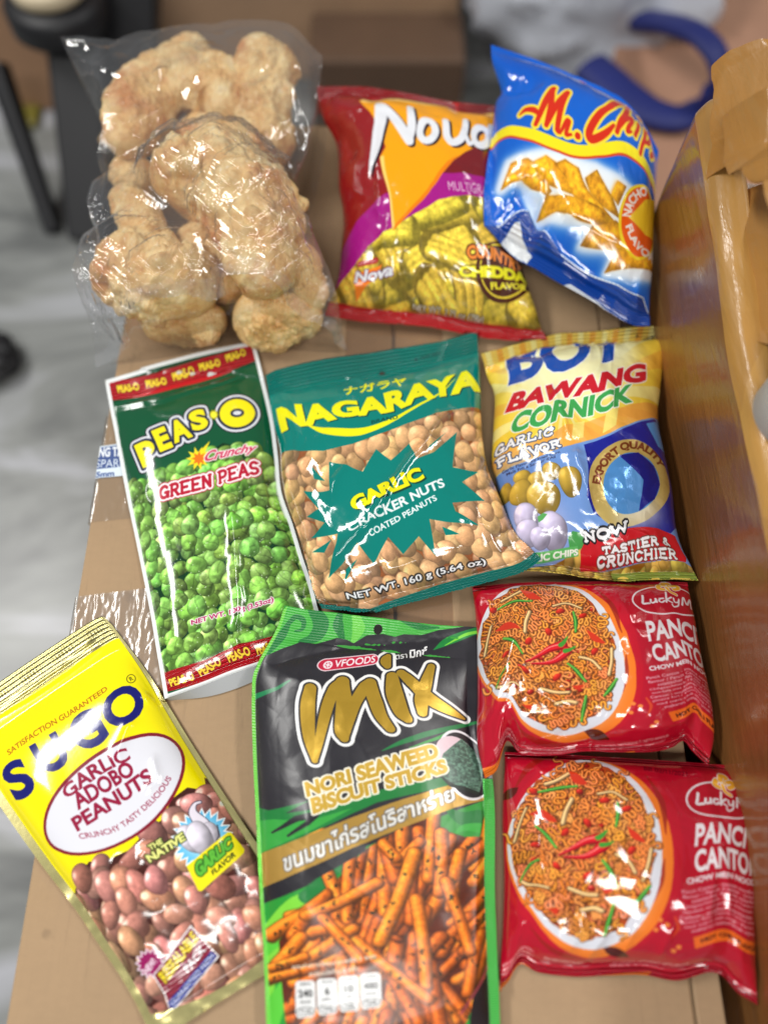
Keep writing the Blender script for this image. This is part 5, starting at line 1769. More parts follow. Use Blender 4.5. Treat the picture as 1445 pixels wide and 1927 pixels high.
    wh = [(20, (242, 242, 240)), (7, (36, 34, 40))]
    M_ = [([(350, 425), (330, 520), (322, 640), (335, 742)], [46, 56, 46, 24], 30), ([(336, 735), (400, 560), (455, 430), (490, 395)], [24, 44, 50, 50], 30), ([(490, 392), (495, 500), (470, 620), (478, 650)], [54, 62, 52, 36], 26),
          ([(478, 648), (540, 500), (590, 415), (610, 402)], [34, 46, 52, 52], 26), ([(612, 400), (635, 480), (655, 550), (690, 605)], [54, 58, 52, 40], 26),
          ([(706, 365), (722, 450), (745, 530), (768, 560)], [46, 66, 58, 40], 26),
          ([(742, 348), (800, 400), (880, 470), (950, 512), (1018, 548)], [36, 52, 60, 46, 14], 30), ([(872, 318), (852, 400), (836, 470), (838, 530)], [34, 52, 58, 40], 26),
          ([(676, 268), (668, 290), (680, 315)], [26, 46, 30], 10)]
    a.strokes(M_, goldc, 'brand_lettering', wh, metal=.55)
    a.text('NORI SEAWEED', [(284, 838), (880, 664), (890, 732), (296, 908)], goldc, .055, [(8, (244, 240, 222))], 'flavour_lettering', metal=.2)
    a.text('BISCUIT STICKS', [(308, 910), (908, 736), (918, 796), (322, 984)], goldc, .055, [(8, (244, 240, 222))], 'flavour_lettering', metal=.2)
    a.stroke([(404, 312), (604, 284)], [62, 50], (196, 34, 66), 'maker_badge', [(5, (240, 220, 226))])
    a.stroke(ring((412, 312), 17, 17), 7, (240, 230, 234), 'maker_badge')
    for k in range(3):
        t = math.radians(20 + 60 * k); a.stroke([(412 - 18 * math.cos(t), 312 - 18 * math.sin(t)), (412 + 18 * math.cos(t), 312 + 18 * math.sin(t))], 5, (240, 230, 234), 'maker_badge')
    a.text('VFOODS', [(440, 288), (618, 264), (620, 298), (442, 324)], (244, 240, 242), .02, (), 'maker_badge')
    a.text('ตรา', [(708, 262), (758, 254), (760, 276), (710, 285)], (240, 240, 240), .02); a.text('มิกซ์', [(766, 236), (850, 223), (852, 264), (770, 278)], (240, 240, 240), .035)
    # nutrition boxes
    a.text('คุณค่าทางโภชนาการต่อ 1 ซอง', [(240, 1662), (620, 1606), (624, 1632), (244, 1692)], (232, 226, 216), .02)
    a.text('ควรแบ่งกิน 2 ครั้ง', [(320, 1694), (545, 1660), (548, 1684), (324, 1720)], (232, 226, 216), .02)
    for k, (num, un, pc, hd) in enumerate([('240', 'กิโลแคลอรี', '*12%', 'พลังงาน'), ('6', 'กรัม', '*9%', 'น้ำตาล'), ('10', 'กรัม', '*15%', 'ไขมัน'), ('480', 'มิลลิกรัม', '*24%', 'โซเดียม')]):
        x = 258 + 98 * k; y = 1742 - 14 * k
        a.poly([(x, y + 12), (x + 14, y), (x + 76, y - 6), (x + 92, y + 6), (x + 96, y + 140), (x + 84, y + 158), (x + 16, y + 166), (x + 4, y + 150)], (226, 226, 226), 'nutrition_table')
        a.text(hd, [(x + 24, y + 8), (x + 72, y + 2), (x + 72, y + 16), (x + 24, y + 22)], (50, 50, 50), .01, (), 'nutrition_table')
        a.text(num, box_quad((x + 48, y + 58), 22 * len(num), 34, -5), (50, 50, 50), .03, (), 'nutrition_table')
        a.text(un, box_quad((x + 48, y + 94), 46, 14, -5), (60, 60, 60), .01, (), 'nutrition_table')
        a.stroke(ring((x + 50, y + 136), 40, 18, -5), 4, (70, 70, 70), 'nutrition_table'); a.text(pc, box_quad((x + 50, y + 136), 48, 20, -5), (50, 50, 50), .02, (), 'nutrition_table')
    # top: green header, swirls, hole
    head = [(100, -60), (1300, -60), (1300, 172), (1068, 152), (900, 160), (820, 176), (740, 172), (700, 182), (640, 170), (560, 172), (505, 204), (470, 190), (420, 182), (330, 212), (260, 204), (190, 236), (130, 270), (60, 330), (40, 200)]
    reg = a.poly(head, g1, 'top_seal')
    ch = a.full(reg)
    def sw(P, w, c):
        q = a.m(catmull(P, 24)); s = a.sdf(q, np.interp(np.linspace(0, 1, 24), np.linspace(0, 1, len(w)), w) * .5 * a.k)
        if s: a.blend((s[0], s[1], np.clip(.5 - s[2], 0, 1) * ch[s[1]:s[1] + s[2].shape[0], s[0]:s[0] + s[2].shape[1]]), c, 1)
    sw([(300, 60), (340, 120), (320, 180), (260, 200)], [50, 70, 60, 20], g2); sw([(185, 130), (220, 95), (255, 110), (255, 145), (225, 155)], [20, 26, 26, 22, 10], g2)
    sw([(430, 70), (420, 130), (450, 190)], [20, 50, 20], g2); sw([(500, 80), (520, 140), (500, 200)], [30, 60, 20], (110, 206, 78)); sw([(700, 100), (800, 140), (900, 150)], [10, 34, 10], g2); sw([(760, 110), (900, 130), (1060, 150)], [8, 20, 8], (110, 206, 78))
    sw([(110, 260), (160, 190), (190, 120)], [60, 50, 20], g2)
    a.ellipse((614, 150), 23, 21, 10, (24, 18, 16), tag='hang_hole')
    # side seals
    a.band(0, 1, (110, 206, 66), 'side_seal', 0, .016); a.band(0.34, 1, (60, 170, 62), 'side_seal', .955, 1)
    # relief
    pk.crease([(120, 330), (320, 260), (560, 215), (800, 200), (1050, 190)], -0.0022, 0.004, 'ridge', .1, .001, 51)
    pk.crease([(290, 900), (300, 1100), (290, 1300), (330, 1500)], 0.0018, 0.007, 'ridge', .2, .001, 52)
    pk.crease([(1068, 500), (1072, 900), (1074, 1300), (1070, 1800)], 0.0020, 0.003, 'ridge', .1, .0004, 53)
    pk.crease([(440, 560), (560, 700), (600, 820)], 0.0012, 0.006, 'ridge', .3, .001, 54)
    pk.crease([(200, 340), (330, 420), (420, 560)], 0.0012, 0.007, 'ridge', .3, .001, 55)
    pk.crinkle(0.06, 0.0009, 61); pk.crinkle(0.02, 0.0002, 62)
    pk.pleats('top', 0.002, 0.03, 30, 10)
    m = pack_mats(pk, 0.34, (60, 150, 60), seal_pitch=0.0014, seal_st=.3, wr=.2, coat=.12)
    pk.build('tall matte black and green pouch with gold lettering above a picture of orange biscuit sticks', 'snack pouch', m, 'snack packs laid out on the box')


# ================================================================== instant noodle packs (two of a kind)
def noodle_print(a, seed):
    a.img[:] = np.array([184, 16, 42]) / 255
    a.poly(ring((600, 590), 440, 500, 0), (196, 20, 40), alpha=.6)
    og = (240, 122, 34)
    a.ellipse((596, 596), 402, 470, -6, og, tag='plate_picture')
    a.poly([(120, 80), (300, 90), (240, 220), (150, 420), (100, 300)], og, alpha=.0)
    for P, w in [([(860, 200), (930, 330), (960, 480)], [4, 26, 4]), ([(900, 800), (940, 700), (960, 600)], [4, 22, 4]), ([(230, 260), (290, 160), (380, 110)], [4, 30, 6]), ([(300, 980), (430, 1050), (600, 1080)], [4, 26, 4])]:
        a.stroke(P, w, (150, 30, 20), smooth=14, alpha=.8)
    a.stroke([(640, 1010), (700, 1040), (770, 1070)], [6, 50, 6], (80, 20, 14), smooth=12); a.stroke([(190, 300), (215, 275), (245, 255)], [6, 44, 6], (90, 22, 14), smooth=12)
    a.ellipse((574, 574), 374, 446, -3, (222, 222, 230), tag='plate_picture')
    a.poly(ring((590, 610), 330, 400, -3), (196, 198, 210), blur=30, alpha=.5)
    P = np.array(ring((562, 556), 344, 414, -3, 60))
    P += (np.random.RandomState(2).rand(60, 1) - .5) * 26
    reg = a.cover([a.m(Art.dense(P))]); a.blend(reg, (176, 74, 30), 1, 'plate_picture')
    clip = a.full(reg)
    rng = np.random.RandomState(seed)

    def inside():
        while True:
            r, t = math.sqrt(rng.rand()), rng.uniform(0, 2 * math.pi)
            p = (562 + 338 * r * math.cos(t), 556 + 406 * r * math.sin(t))
            return p
    NS = 540
    for k in range(NS):
        c = inside()
        n = 56; L = rng.uniform(200, 400); ds = L / n
        ss = np.arange(n) * ds
        th = rng.uniform(0, 2 * math.pi) + rng.uniform(1.5, 2.1) * np.sin(2 * math.pi * ss / rng.uniform(92, 150) + rng.uniform(0, 6.3)) + rng.uniform(-.006, .006) * ss
        x = np.cumsum(np.cos(th)) * ds; y = np.cumsum(np.sin(th)) * ds
        x = c[0] + x - x.mean(); y = c[1] + y - y.mean()
        t = min(1, k / NS + .15 * rng.rand())
        base = np.array([246, 144, 62]) * (0.62 + .42 * t) * np.array([1, rng.uniform(.84, 1.06), rng.uniform(.7, 1.25)])
        a.rod(np.stack([x, y], -1), rng.uniform(9.5, 12.0), np.clip(base, 0, 255), None if t > .86 else clip, smooth=0, dark=.55, hi=.10, edge=3.2)
        if k % 65 == 40:
            for j in range(5):
                q = inside(); a.blob(a.m([q])[0], 17 * a.k, 15 * a.k, 0, (196, 40, 28), rng.rand(), 'gloss')
    cream, red, grn = (236, 190, 130), (208, 54, 30), (66, 150, 52)
    for P, w in [([(368, 252), (420, 232), (474, 200)], 28), ([(458, 436), (470, 380), (496, 318)], 30), ([(618, 292), (690, 284), (765, 320)], 18), ([(290, 365), (262, 430), (232, 510)], 20), ([(716, 578), (780, 610), (812, 664)], 24),
                 ([(896, 556), (880, 630), (850, 700)], 24), ([(248, 714), (300, 762), (384, 756)], 20), ([(486, 744), (560, 764), (618, 766)], 28), ([(540, 836), (600, 824), (640, 836)], 34)]:
        a.rod(P, w * .6, cream, dark=.55, hi=.1, edge=4)
    for P in ([(472, 186), (520, 200), (566, 248), (500, 240)], [(300, 400), (370, 380), (430, 428), (360, 424)], [(775, 440), (830, 480), (866, 524), (800, 500)], [(380, 850), (430, 840), (420, 870)], [(640, 730), (700, 740), (660, 760)]):
        a.poly(P, red, smooth=24); 
    for (x, y) in [(650, 322), (576, 428), (470, 478), (766, 362), (318, 288), (428, 646), (574, 678), (800, 560), (330, 560)]:
        a.blob(a.m([(x, y)])[0], 24 * a.k, 15 * a.k, x, (206, 44, 30), .3, 'nut')
    for P, w in [([(340, 292), (430, 268), (516, 258)], 26), ([(334, 464), (380, 500), (428, 556)], 28), ([(718, 334), (722, 390), (716, 442)], 28), ([(246, 712), (290, 664), (342, 634)], 26), ([(646, 604), (680, 650), (716, 722)], 26),
                 ([(700, 806), (675, 870), (640, 952)], 28), ([(800, 814), (836, 780), (884, 728)], 30)]:
        q = catmull(P, 14); a.stroke(q, 4 + (w * .8 - 4) * np.sin(np.linspace(.15, math.pi - .15, 14)), (30, 90, 34)); a.rod(P, w * .46, (78, 160, 58), dark=.4, hi=.12)
    for P in ([(440, 594), (520, 545), (570, 515), (634, 500)], [(466, 600), (560, 590), (620, 560), (652, 534)]):
        q = catmull(P, 16); a.stroke(q, np.linspace(6, 52, 16), (150, 14, 24)); a.stroke(q + np.array([-1, -4]), np.linspace(3, 36, 16), (216, 30, 40)); a.stroke(q + np.array([-2, -8]), np.linspace(1, 6, 16), (250, 150, 140))
    a.stroke([(628, 498), (646, 486), (668, 462)], [26, 20, 8], grn, smooth=8); a.stroke([(646, 532), (672, 528), (702, 516)], [26, 18, 8], grn, smooth=8)
    if True:
        for P in [([(1000, 860), (1010, 910), (975, 965)])]:
            a.stroke(P, [8, 14, 3], (214, 70, 40), smooth=12)
        for (x, y) in [(930, 880), (905, 930), (960, 900), (1010, 1010), (985, 1030)]: a.ellipse((x, y), 13, 11, 0, (236, 130, 60))
    # lettering
    wt = (236, 230, 234)
    a.stroke(ring((1206, 326), 164, 86, 5), 9, wt, 'brand_lettering')
    S = lambda p, w=13: (p, w, 14)
    # script word
    L = [S([(1098, 292), (1094, 318), (1092, 340), (1122, 342)]), S([(1132, 318), (1130, 336), (1140, 342), (1152, 334), (1154, 318), (1156, 342)], 11), S([(1188, 322), (1172, 322), (1168, 338), (1180, 346), (1192, 338)], 11),
         S([(1206, 286), (1202, 320), (1200, 348)], 11), S([(1226, 318), (1206, 334), (1228, 352)], 10), S([(1236, 322), (1240, 344), (1256, 340), (1262, 322)], 10), S([(1262, 324), (1256, 362), (1234, 376), (1226, 362)], 9),
         S([(1276, 350), (1284, 306), (1300, 340), (1318, 308), (1322, 354)], 12), S([(1334, 338), (1352, 334), (1346, 320), (1334, 330), (1338, 352), (1354, 350)], 10), S([(1368, 300), (1366, 334)], 12), S([(1365, 350), (1365, 352)], 12)]
    a.strokes(L, wt, 'brand_lettering', [(7, (184, 16, 42))])
    yel = (242, 178, 54)
    for P, w in [([(1200, 262), (1180, 250), (1190, 225), (1215, 236)], 22), ([(1205, 225), (1212, 204), (1236, 212), (1228, 240)], 22), ([(1238, 236), (1262, 232), (1264, 254), (1246, 262)], 20), ([(1216, 250), (1226, 280), (1250, 296)], 16)]:
        a.stroke(P, w, yel, 'brand_lettering', [(4, wt)], 12)
    a.text('PANCIT', [(1090, 432), (1392, 450), (1394, 556), (1092, 546)], wt, .035, (), 'name_lettering')
    a.text('CANTON', [(1096, 560), (1414, 580), (1416, 684), (1098, 666)], wt, .035, (), 'name_lettering')
    a.text('CHOW MEIN NOODLES', [(1058, 684), (1452, 698), (1452, 726), (1058, 712)], wt, .04, (), 'name_lettering')
    lines = ['Pancit Canton - instant noodles', 'flavour / Pancit Canton - Instant', 'asiatischer Art mit scharfem', 'Chiligeschmack / Pancit Canton', 'noedels met pittige chilismaak', 'Canton - nouilles instantanées', 'piment fort / Pancit Canton inst', 'med stærk chili smag / Pancit', 'makaron instant smak ostre']
    xs = [(1032, 1390), (1034, 1410), (1075, 1410), (1030, 1395), (1035, 1395), (1020, 1385), (1026, 1400), (1040, 1385), (1072, 1390)]
    for k, (s, (x0, x1)) in enumerate(zip(lines, xs)):
        y = 738 + 23 * k
        a.text(s, [(x0, y), (x1, y + 9), (x1, y + 25), (x0, y + 16)], (232, 190, 200), .012)
    a.poly([(1078, 966), (1440, 974), (1440, 1042), (1082, 1032)], (236, 106, 34), 'flavour_strip')
    a.text('HOT CHILI FLAVOUR', [(1106, 986), (1430, 996), (1430, 1024), (1108, 1014)], (54, 14, 20), .04, (), 'flavour_strip')
    for x0, x1, y, s in [(160, 330, 1070, 'SERVING SUGGESTION /'), (160, 330, 1092, 'SERVIERVORSCHLAG /'), (160, 330, 1114, 'SERVEERSUGGESTIE /'), (372, 560, 1084, 'SERVIERVORSCHLAG /'), (360, 600, 1106, 'SUGGESTION DE PRÉSENTATION /'), (700, 1060, 1096, 'NET CONTENTS / NETTOINHALT / NETTO INHOUD'), (700, 1050, 1118, 'CONTENU NET / NETTOINDHOLD / ZAWARTOŚĆ')]:
        a.text(s, [(x0, y), (x1, y + 6), (x1, y + 20), (x0, y + 14)], (236, 196, 190), .02)
    a.text('BB 02/11/2021', [(860, 160), (1060, 186), (1056, 208), (856, 180)], (110, 10, 30), .02)
    a.poly([(100, 1150), (330, 1168), (260, 1240), (100, 1320)], og); a.poly([(560, 1170), (900, 1160), (820, 1230), (600, 1230)], og)
    reg = a.cover([np.array([(0, a.H * .962), (a.W, a.H * .962), (a.W, a.H), (0, a.H)], float)]); a.mark(reg, 'bottom_seal')
    reg = a.cover([np.array([(0, 0), (a.W, 0), (a.W, a.H * .03), (0, a.H * .03)], float)]); a.mark(reg, 'top_seal')


def make_noodles_lower():
    pk = Pack('noodle_pack', (880, 1380, 2.557),
              top=[(178, 88), (400, 98), (600, 110), (900, 128), (1275, 155)],
              right=[(1275, 155), (1310, 240), (1352, 380), (1366, 520), (1372, 800), (1372, 1080), (1380, 1180), (1392, 1306)],
              bottom=[(145, 1232), (190, 1200), (250, 1112), (340, 1150), (520, 1172), (700, 1165), (850, 1165), (1005, 1190), (1150, 1150), (1220, 1165), (1300, 1250), (1392, 1306)],
              left=[(178, 88), (165, 400), (172, 700), (162, 1000), (145, 1232)],
              z=(0.006, 0.012, 0.008, 0.002), bulge=0.028, seals=(0.02, 0.05, 0.0, 0.0), pw=(2.8, .5, 3, .6), n=(340, 300))
    noodle_print(pk.art, 4)
    pk.crease([(350, 440), (352, 600), (350, 700)], 0.0014, 0.003, 'ridge', .3, .001, 71)
    pk.crease([(1215, 540), (1170, 760), (1140, 950)], 0.0018, 0.0028, 'ridge', .2, .0008, 72); pk.crease([(1215, 540), (1240, 720), (1255, 940)], 0.0018, 0.0028, 'ridge', .2, .0008, 73)
    pk.crease([(520, 820), (530, 930), (470, 1060)], 0.0022, 0.003, 'ridge', .2, .001, 74); pk.crease([(680, 900), (610, 1000), (540, 1100)], 0.0022, 0.003, 'ridge', .2, .001, 75)
    pk.crease([(800, 870), (780, 960), (720, 1060), (660, 1120)], 0.0024, 0.0034, 'ridge', .2, .001, 76)
    pk.crease([(1000, 870), (960, 980), (900, 1090)], 0.0022, 0.003, 'ridge', .2, .001, 77)
    pk.crease([(260, 100), (320, 170), (400, 210)], 0.0016, 0.0024, 'ridge', .3, .001, 78)
    pk.crinkle(0.035, 0.0011, 81); pk.crinkle(0.018, 0.0004, 82)
    pk.pleats('bottom', 0.005, 0.022, 42, 11); pk.pleats('top', 0.002, 0.015, 40, 12)
    m = pack_mats(pk, 0.10, (170, 20, 40), wr=.09, coat=.35)
    pk.build('red instant noodle pack nearest the near edge of the box, lowest of the two', 'noodle pack', m, 'red instant noodle packs')


def make_noodles_upper():
    pk = Pack('noodle_pack', (860, 1070, 2.470),
              top=[(70, 85), (300, 66), (500, 62), (700, 62), (1068, 66)],
              right=[(1068, 66), (1092, 200), (1122, 380), (1152, 520), (1180, 680), (1192, 800), (1165, 916)],
              bottom=[(128, 978), (185, 935), (232, 800), (300, 862), (450, 868), (600, 850), (750, 855), (900, 852), (1000, 830), (1050, 800), (1090, 850), (1165, 916)],
              left=[(70, 85), (90, 300), (94, 600), (92, 800), (128, 978)],
              z=(0.010, 0.018, 0.020, 0.014), bulge=0.027, seals=(0.02, 0.05, 0.0, 0.0), pw=(2.8, .5, 3, .6), n=(340, 280))
    a = pk.art
    m0 = a.m
    A = np.array([[.90, .166], [-.080, .794]]); b = np.array([-170.0, -5.0])
    a.m = lambda P, uv=False: m0(P, True) if uv else m0(np.asarray(P, float) @ A.T + b)
    a.k *= .86
    noodle_print(a, 9)
    a.m = m0
    pk.crease([(320, 530), (430, 590), (520, 660), (590, 760), (625, 840)], 0.0026, 0.0030, 'ridge', .15, .001, 91)
    pk.crease([(300, 545), (400, 535), (520, 530)], 0.0016, 0.003, 'ridge', .3, .001, 92)
    pk.crease([(135, 260), (140, 400), (135, 560)], 0.0014, 0.003, 'ridge', .3, .001, 93)
    pk.crease([(730, 735), (850, 750), (980, 745), (1080, 735)], 0.0022, 0.003, 'ridge', .2, .001, 94)
    pk.crease([(720, 90), (820, 270), (900, 350)], 0.0012, 0.004, 'ridge', .3, .001, 95)
    pk.crease([(170, 860), (200, 780), (240, 740)], 0.002, 0.003, 'ridge', .3, .001, 96)
    pk.crinkle(0.035, 0.0010, 101); pk.crinkle(0.018, 0.0004, 102)
    pk.pleats('bottom', 0.005, 0.020, 42, 13); pk.pleats('top', 0.002, 0.015, 40, 14)
    m = pack_mats(pk, 0.10, (170, 20, 40), wr=.09, coat=.35)
    pk.build('red instant noodle pack tucked under the corn bag and overlapping another red pack', 'noodle pack', m, 'red instant noodle packs')


# ================================================================== cheddar multigrain bag
def make_cheddar():
    pk = Pack('cheddar_chip_bag', (560, 130, 2.89),
              top=[(105, 88), (330, 95), (700, 150), (1000, 190), (1240, 230)],
              right=[(1240, 230), (1190, 450), (1150, 700), (1160, 850), (1220, 1080), (1290, 1300), (1350, 1492)],
              bottom=[(145, 1335), (350, 1372), (550, 1392), (750, 1412), (1000, 1462), (1350, 1500)],
              left=[(105, 88), (135, 260), (212, 405), (225, 650), (248, 800), (235, 1000), (218, 1150), (145, 1335)],
              z=(0.052, 0.056, 0.008, 0.008), bulge=0.040, seals=(0.05, 0.055, 0.0, 0.0), pw=(2.4, .6, 2.6, .65))
    a = pk.art
    a.img[:] = np.array([146, 22, 26]) / 255
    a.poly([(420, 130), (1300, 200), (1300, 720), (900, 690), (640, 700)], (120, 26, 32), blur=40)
    pur = (166, 24, 134)
    chips = [(60, 1345), (190, 1236), (320, 1085), (400, 965), (520, 876), (650, 786), (760, 716), (900, 690), (1400, 700), (1600, 1500), (1400, 1600), (60, 1500)]
    a.poly([(190, 1260), (215, 1150), (240, 980), (330, 820), (470, 690), (760, 575), (900, 570), (1300, 610), (1300, 720), (900, 700), (760, 730), (500, 900), (330, 1100)], pur, 'purple_band')
    reg = a.cover([a.m(Art.dense(chips))]); a.blend(reg, (128, 62, 26), 1, 'chips_picture')
    clip = a.full(reg)
    rng = np.random.RandomState(3)
    for k in range(64):
        cx, cy = rng.uniform(120, 1400), rng.uniform(690, 1480)
        th = math.radians(rng.choice([-10, 12, 52, 78, -36]) + rng.uniform(-12, 12)); L = rng.uniform(200, 380); wv = rng.uniform(6, 14); ph = rng.uniform(0, 6)
        s = np.linspace(-L / 2, L / 2, 24); o = wv * np.sin(s / 70 + ph)
        P = np.stack([cx + s * math.cos(th) - o * math.sin(th), cy + s * math.sin(th) + o * math.cos(th)], -1)
        t = k / 64
        base = np.array([222, 198, 66]) * (.74 + .28 * t) * np.array([1, rng.uniform(.9, 1.02), 1])
        nrm = np.array([-math.sin(th), math.cos(th)])
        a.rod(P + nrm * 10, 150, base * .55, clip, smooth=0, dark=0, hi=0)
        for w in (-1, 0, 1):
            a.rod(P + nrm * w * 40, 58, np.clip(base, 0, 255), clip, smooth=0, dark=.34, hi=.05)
    a.grain(clip, 22, .26, 4); a.grain(clip, 6, .16, 5)
    org = (250, 166, 8)
    a.poly([(345, 190), (380, 178), (560, 158), (800, 182), (1060, 228), (1260, 270), (1200, 330), (900, 470), (850, 510), (526, 892), (500, 700), (455, 490), (480, 440), (400, 300)], org, 'orange_triangle')
    a.poly([(455, 490), (475, 480), (535, 860), (526, 892), (500, 700)], (255, 214, 110), 'orange_triangle'); a.poly([(345, 190), (380, 178), (560, 158), (800, 182), (1060, 228), (1060, 240), (800, 196), (560, 172), (372, 200)], (255, 220, 130), 'orange_triangle')
    a.poly([(900, 470), (850, 510), (526, 892), (540, 850), (820, 510)], (236, 128, 10), 'orange_triangle')
    wh = (232, 234, 240)
    N = [([(462, 222), (430, 330), (420, 440), (396, 580)], [64, 74, 62, 6], 24), ([(470, 226), (530, 310), (598, 395)], [58, 66, 58], 20), ([(618, 222), (606, 320), (600, 400)], [36, 50, 40], 16),
         (ring((696, 346), 44, 52, 0), 42, 0), ([(800, 300), (802, 370), (835, 412), (880, 396), (905, 340), (912, 296)], [38, 44, 46, 44, 40, 34], 26), (ring((994, 384), 40, 44, 0), 40, 0), ([(1048, 330), (1046, 400), (1070, 440)], [38, 40, 30], 14), ([(905, 380), (930, 420), (960, 410)], [26, 28, 20], 10)]
    a.strokes(N, wh, 'brand_lettering', (), shadow=(14, 10, (44, 24, 34)))
    a.text('MULTIGRAIN', [(820, 612), (1090, 632), (1088, 682), (824, 662)], (226, 190, 214), .0, (), 'purple_band')
    a.text('SNACKS', [(1110, 634), (1250, 644), (1248, 694), (1108, 684)], (226, 190, 214), .0, (), 'purple_band')
    # small badge
    a.poly([(312, 1136), (470, 1075), (440, 1130), (316, 1276)], (250, 130, 30), 'small_badge')
    a.text('Nova', [(324, 1120), (534, 1068), (522, 1130), (312, 1192)], wh, .04, [(5, (90, 40, 90))], 'small_badge')
    a.stroke([(345, 1078), (436, 1052)], 26, (176, 24, 40), 'small_badge'); a.text("JACK'N JILL", [(338, 1072), (438, 1044), (440, 1060), (340, 1088)], (240, 220, 210), .02, (), 'small_badge')
    # flavour badge
    a.ellipse((1110, 1110), 158, 182, 0, (76, 36, 20), tag='flavour_badge')
    a.stroke(ring((1110, 1105), 132, 160), 9, (238, 214, 60), 'flavour_badge')
    a.text('COUNTRY', {'top': [(905, 970), (990, 965), (1100, 985), (1230, 1040)], 'bot': [(915, 1052), (1000, 1050), (1100, 1070), (1215, 1110)]}, (240, 140, 60), .055, [(7, (60, 26, 16))], 'flavour_badge')
    a.text('CHEDDAR', [(866, 1088), (1300, 1086), (1300, 1160), (872, 1156)], (242, 236, 40), .07, [(6, (96, 60, 20))], 'flavour_badge')
    a.text('FLAVOR', [(1036, 1184), (1240, 1164), (1236, 1206), (1044, 1226)], (242, 232, 60), .05, (), 'flavour_badge')
    a.text('NET WT. 2.75 oz (78g)', [(632, 1262), (1016, 1340), (1010, 1370), (630, 1290)], (240, 236, 226), .012, [(4, (90, 60, 20))], 'weight_lettering')
    reg = a.cover([np.array([(0, a.H * .946), (a.W, a.H * .946), (a.W, a.H), (0, a.H)], float)]); a.blend(reg, (182, 26, 32), 1, 'bottom_seal')
    reg = a.cover([np.array([(0, 0), (a.W, 0), (a.W, a.H * .045), (0, a.H * .045)], float)]); a.mark(reg, 'top_seal')
    # relief
    pk.crease([(430, 600), (440, 680), (425, 760), (470, 850)], 0.0034, 0.0034, 'ridge', .2, .003, 110)
    pk.crease([(500, 740), (490, 860), (480, 960), (470, 1060), (520, 1130)], 0.003, 0.003, 'ridge', .2, .003, 111)
    pk.crease([(520, 1130), (640, 1130), (720, 1100), (790, 1180), (870, 1260)], 0.003, 0.0034, 'ridge', .2, .0015, 112)
    pk.crease([(180, 1310), (300, 1220), (440, 1180)], 0.0030, 0.004, 'ridge', .25, .001, 113)
    pk.crease([(150, 260), (260, 400), (330, 520)], -0.006, 0.009, 'ridge', .3, .001, 114)
    pk.crease([(560, 1320), (560, 1390)], 0.002, 0.003, 'ridge', .4, .001, 115)
    pk.crinkle(0.055, 0.0014, 121); pk.crinkle(0.018, 0.0004, 122)
    pk.pleats('bottom', 0.006, 0.026, 36, 15); pk.pleats('top', 0.006, 0.03, 30, 16)
    pk.serrate('bottom', 0.0007, 0.003)
    m = pack_mats(pk, 0.15, (170, 40, 40), wr=.10, seal_st=.6)
    pk.build('puffy dark red bag of chips with an orange triangle and purple band above yellow chips', 'chip bag', m, 'puffed chip bags at the far end')


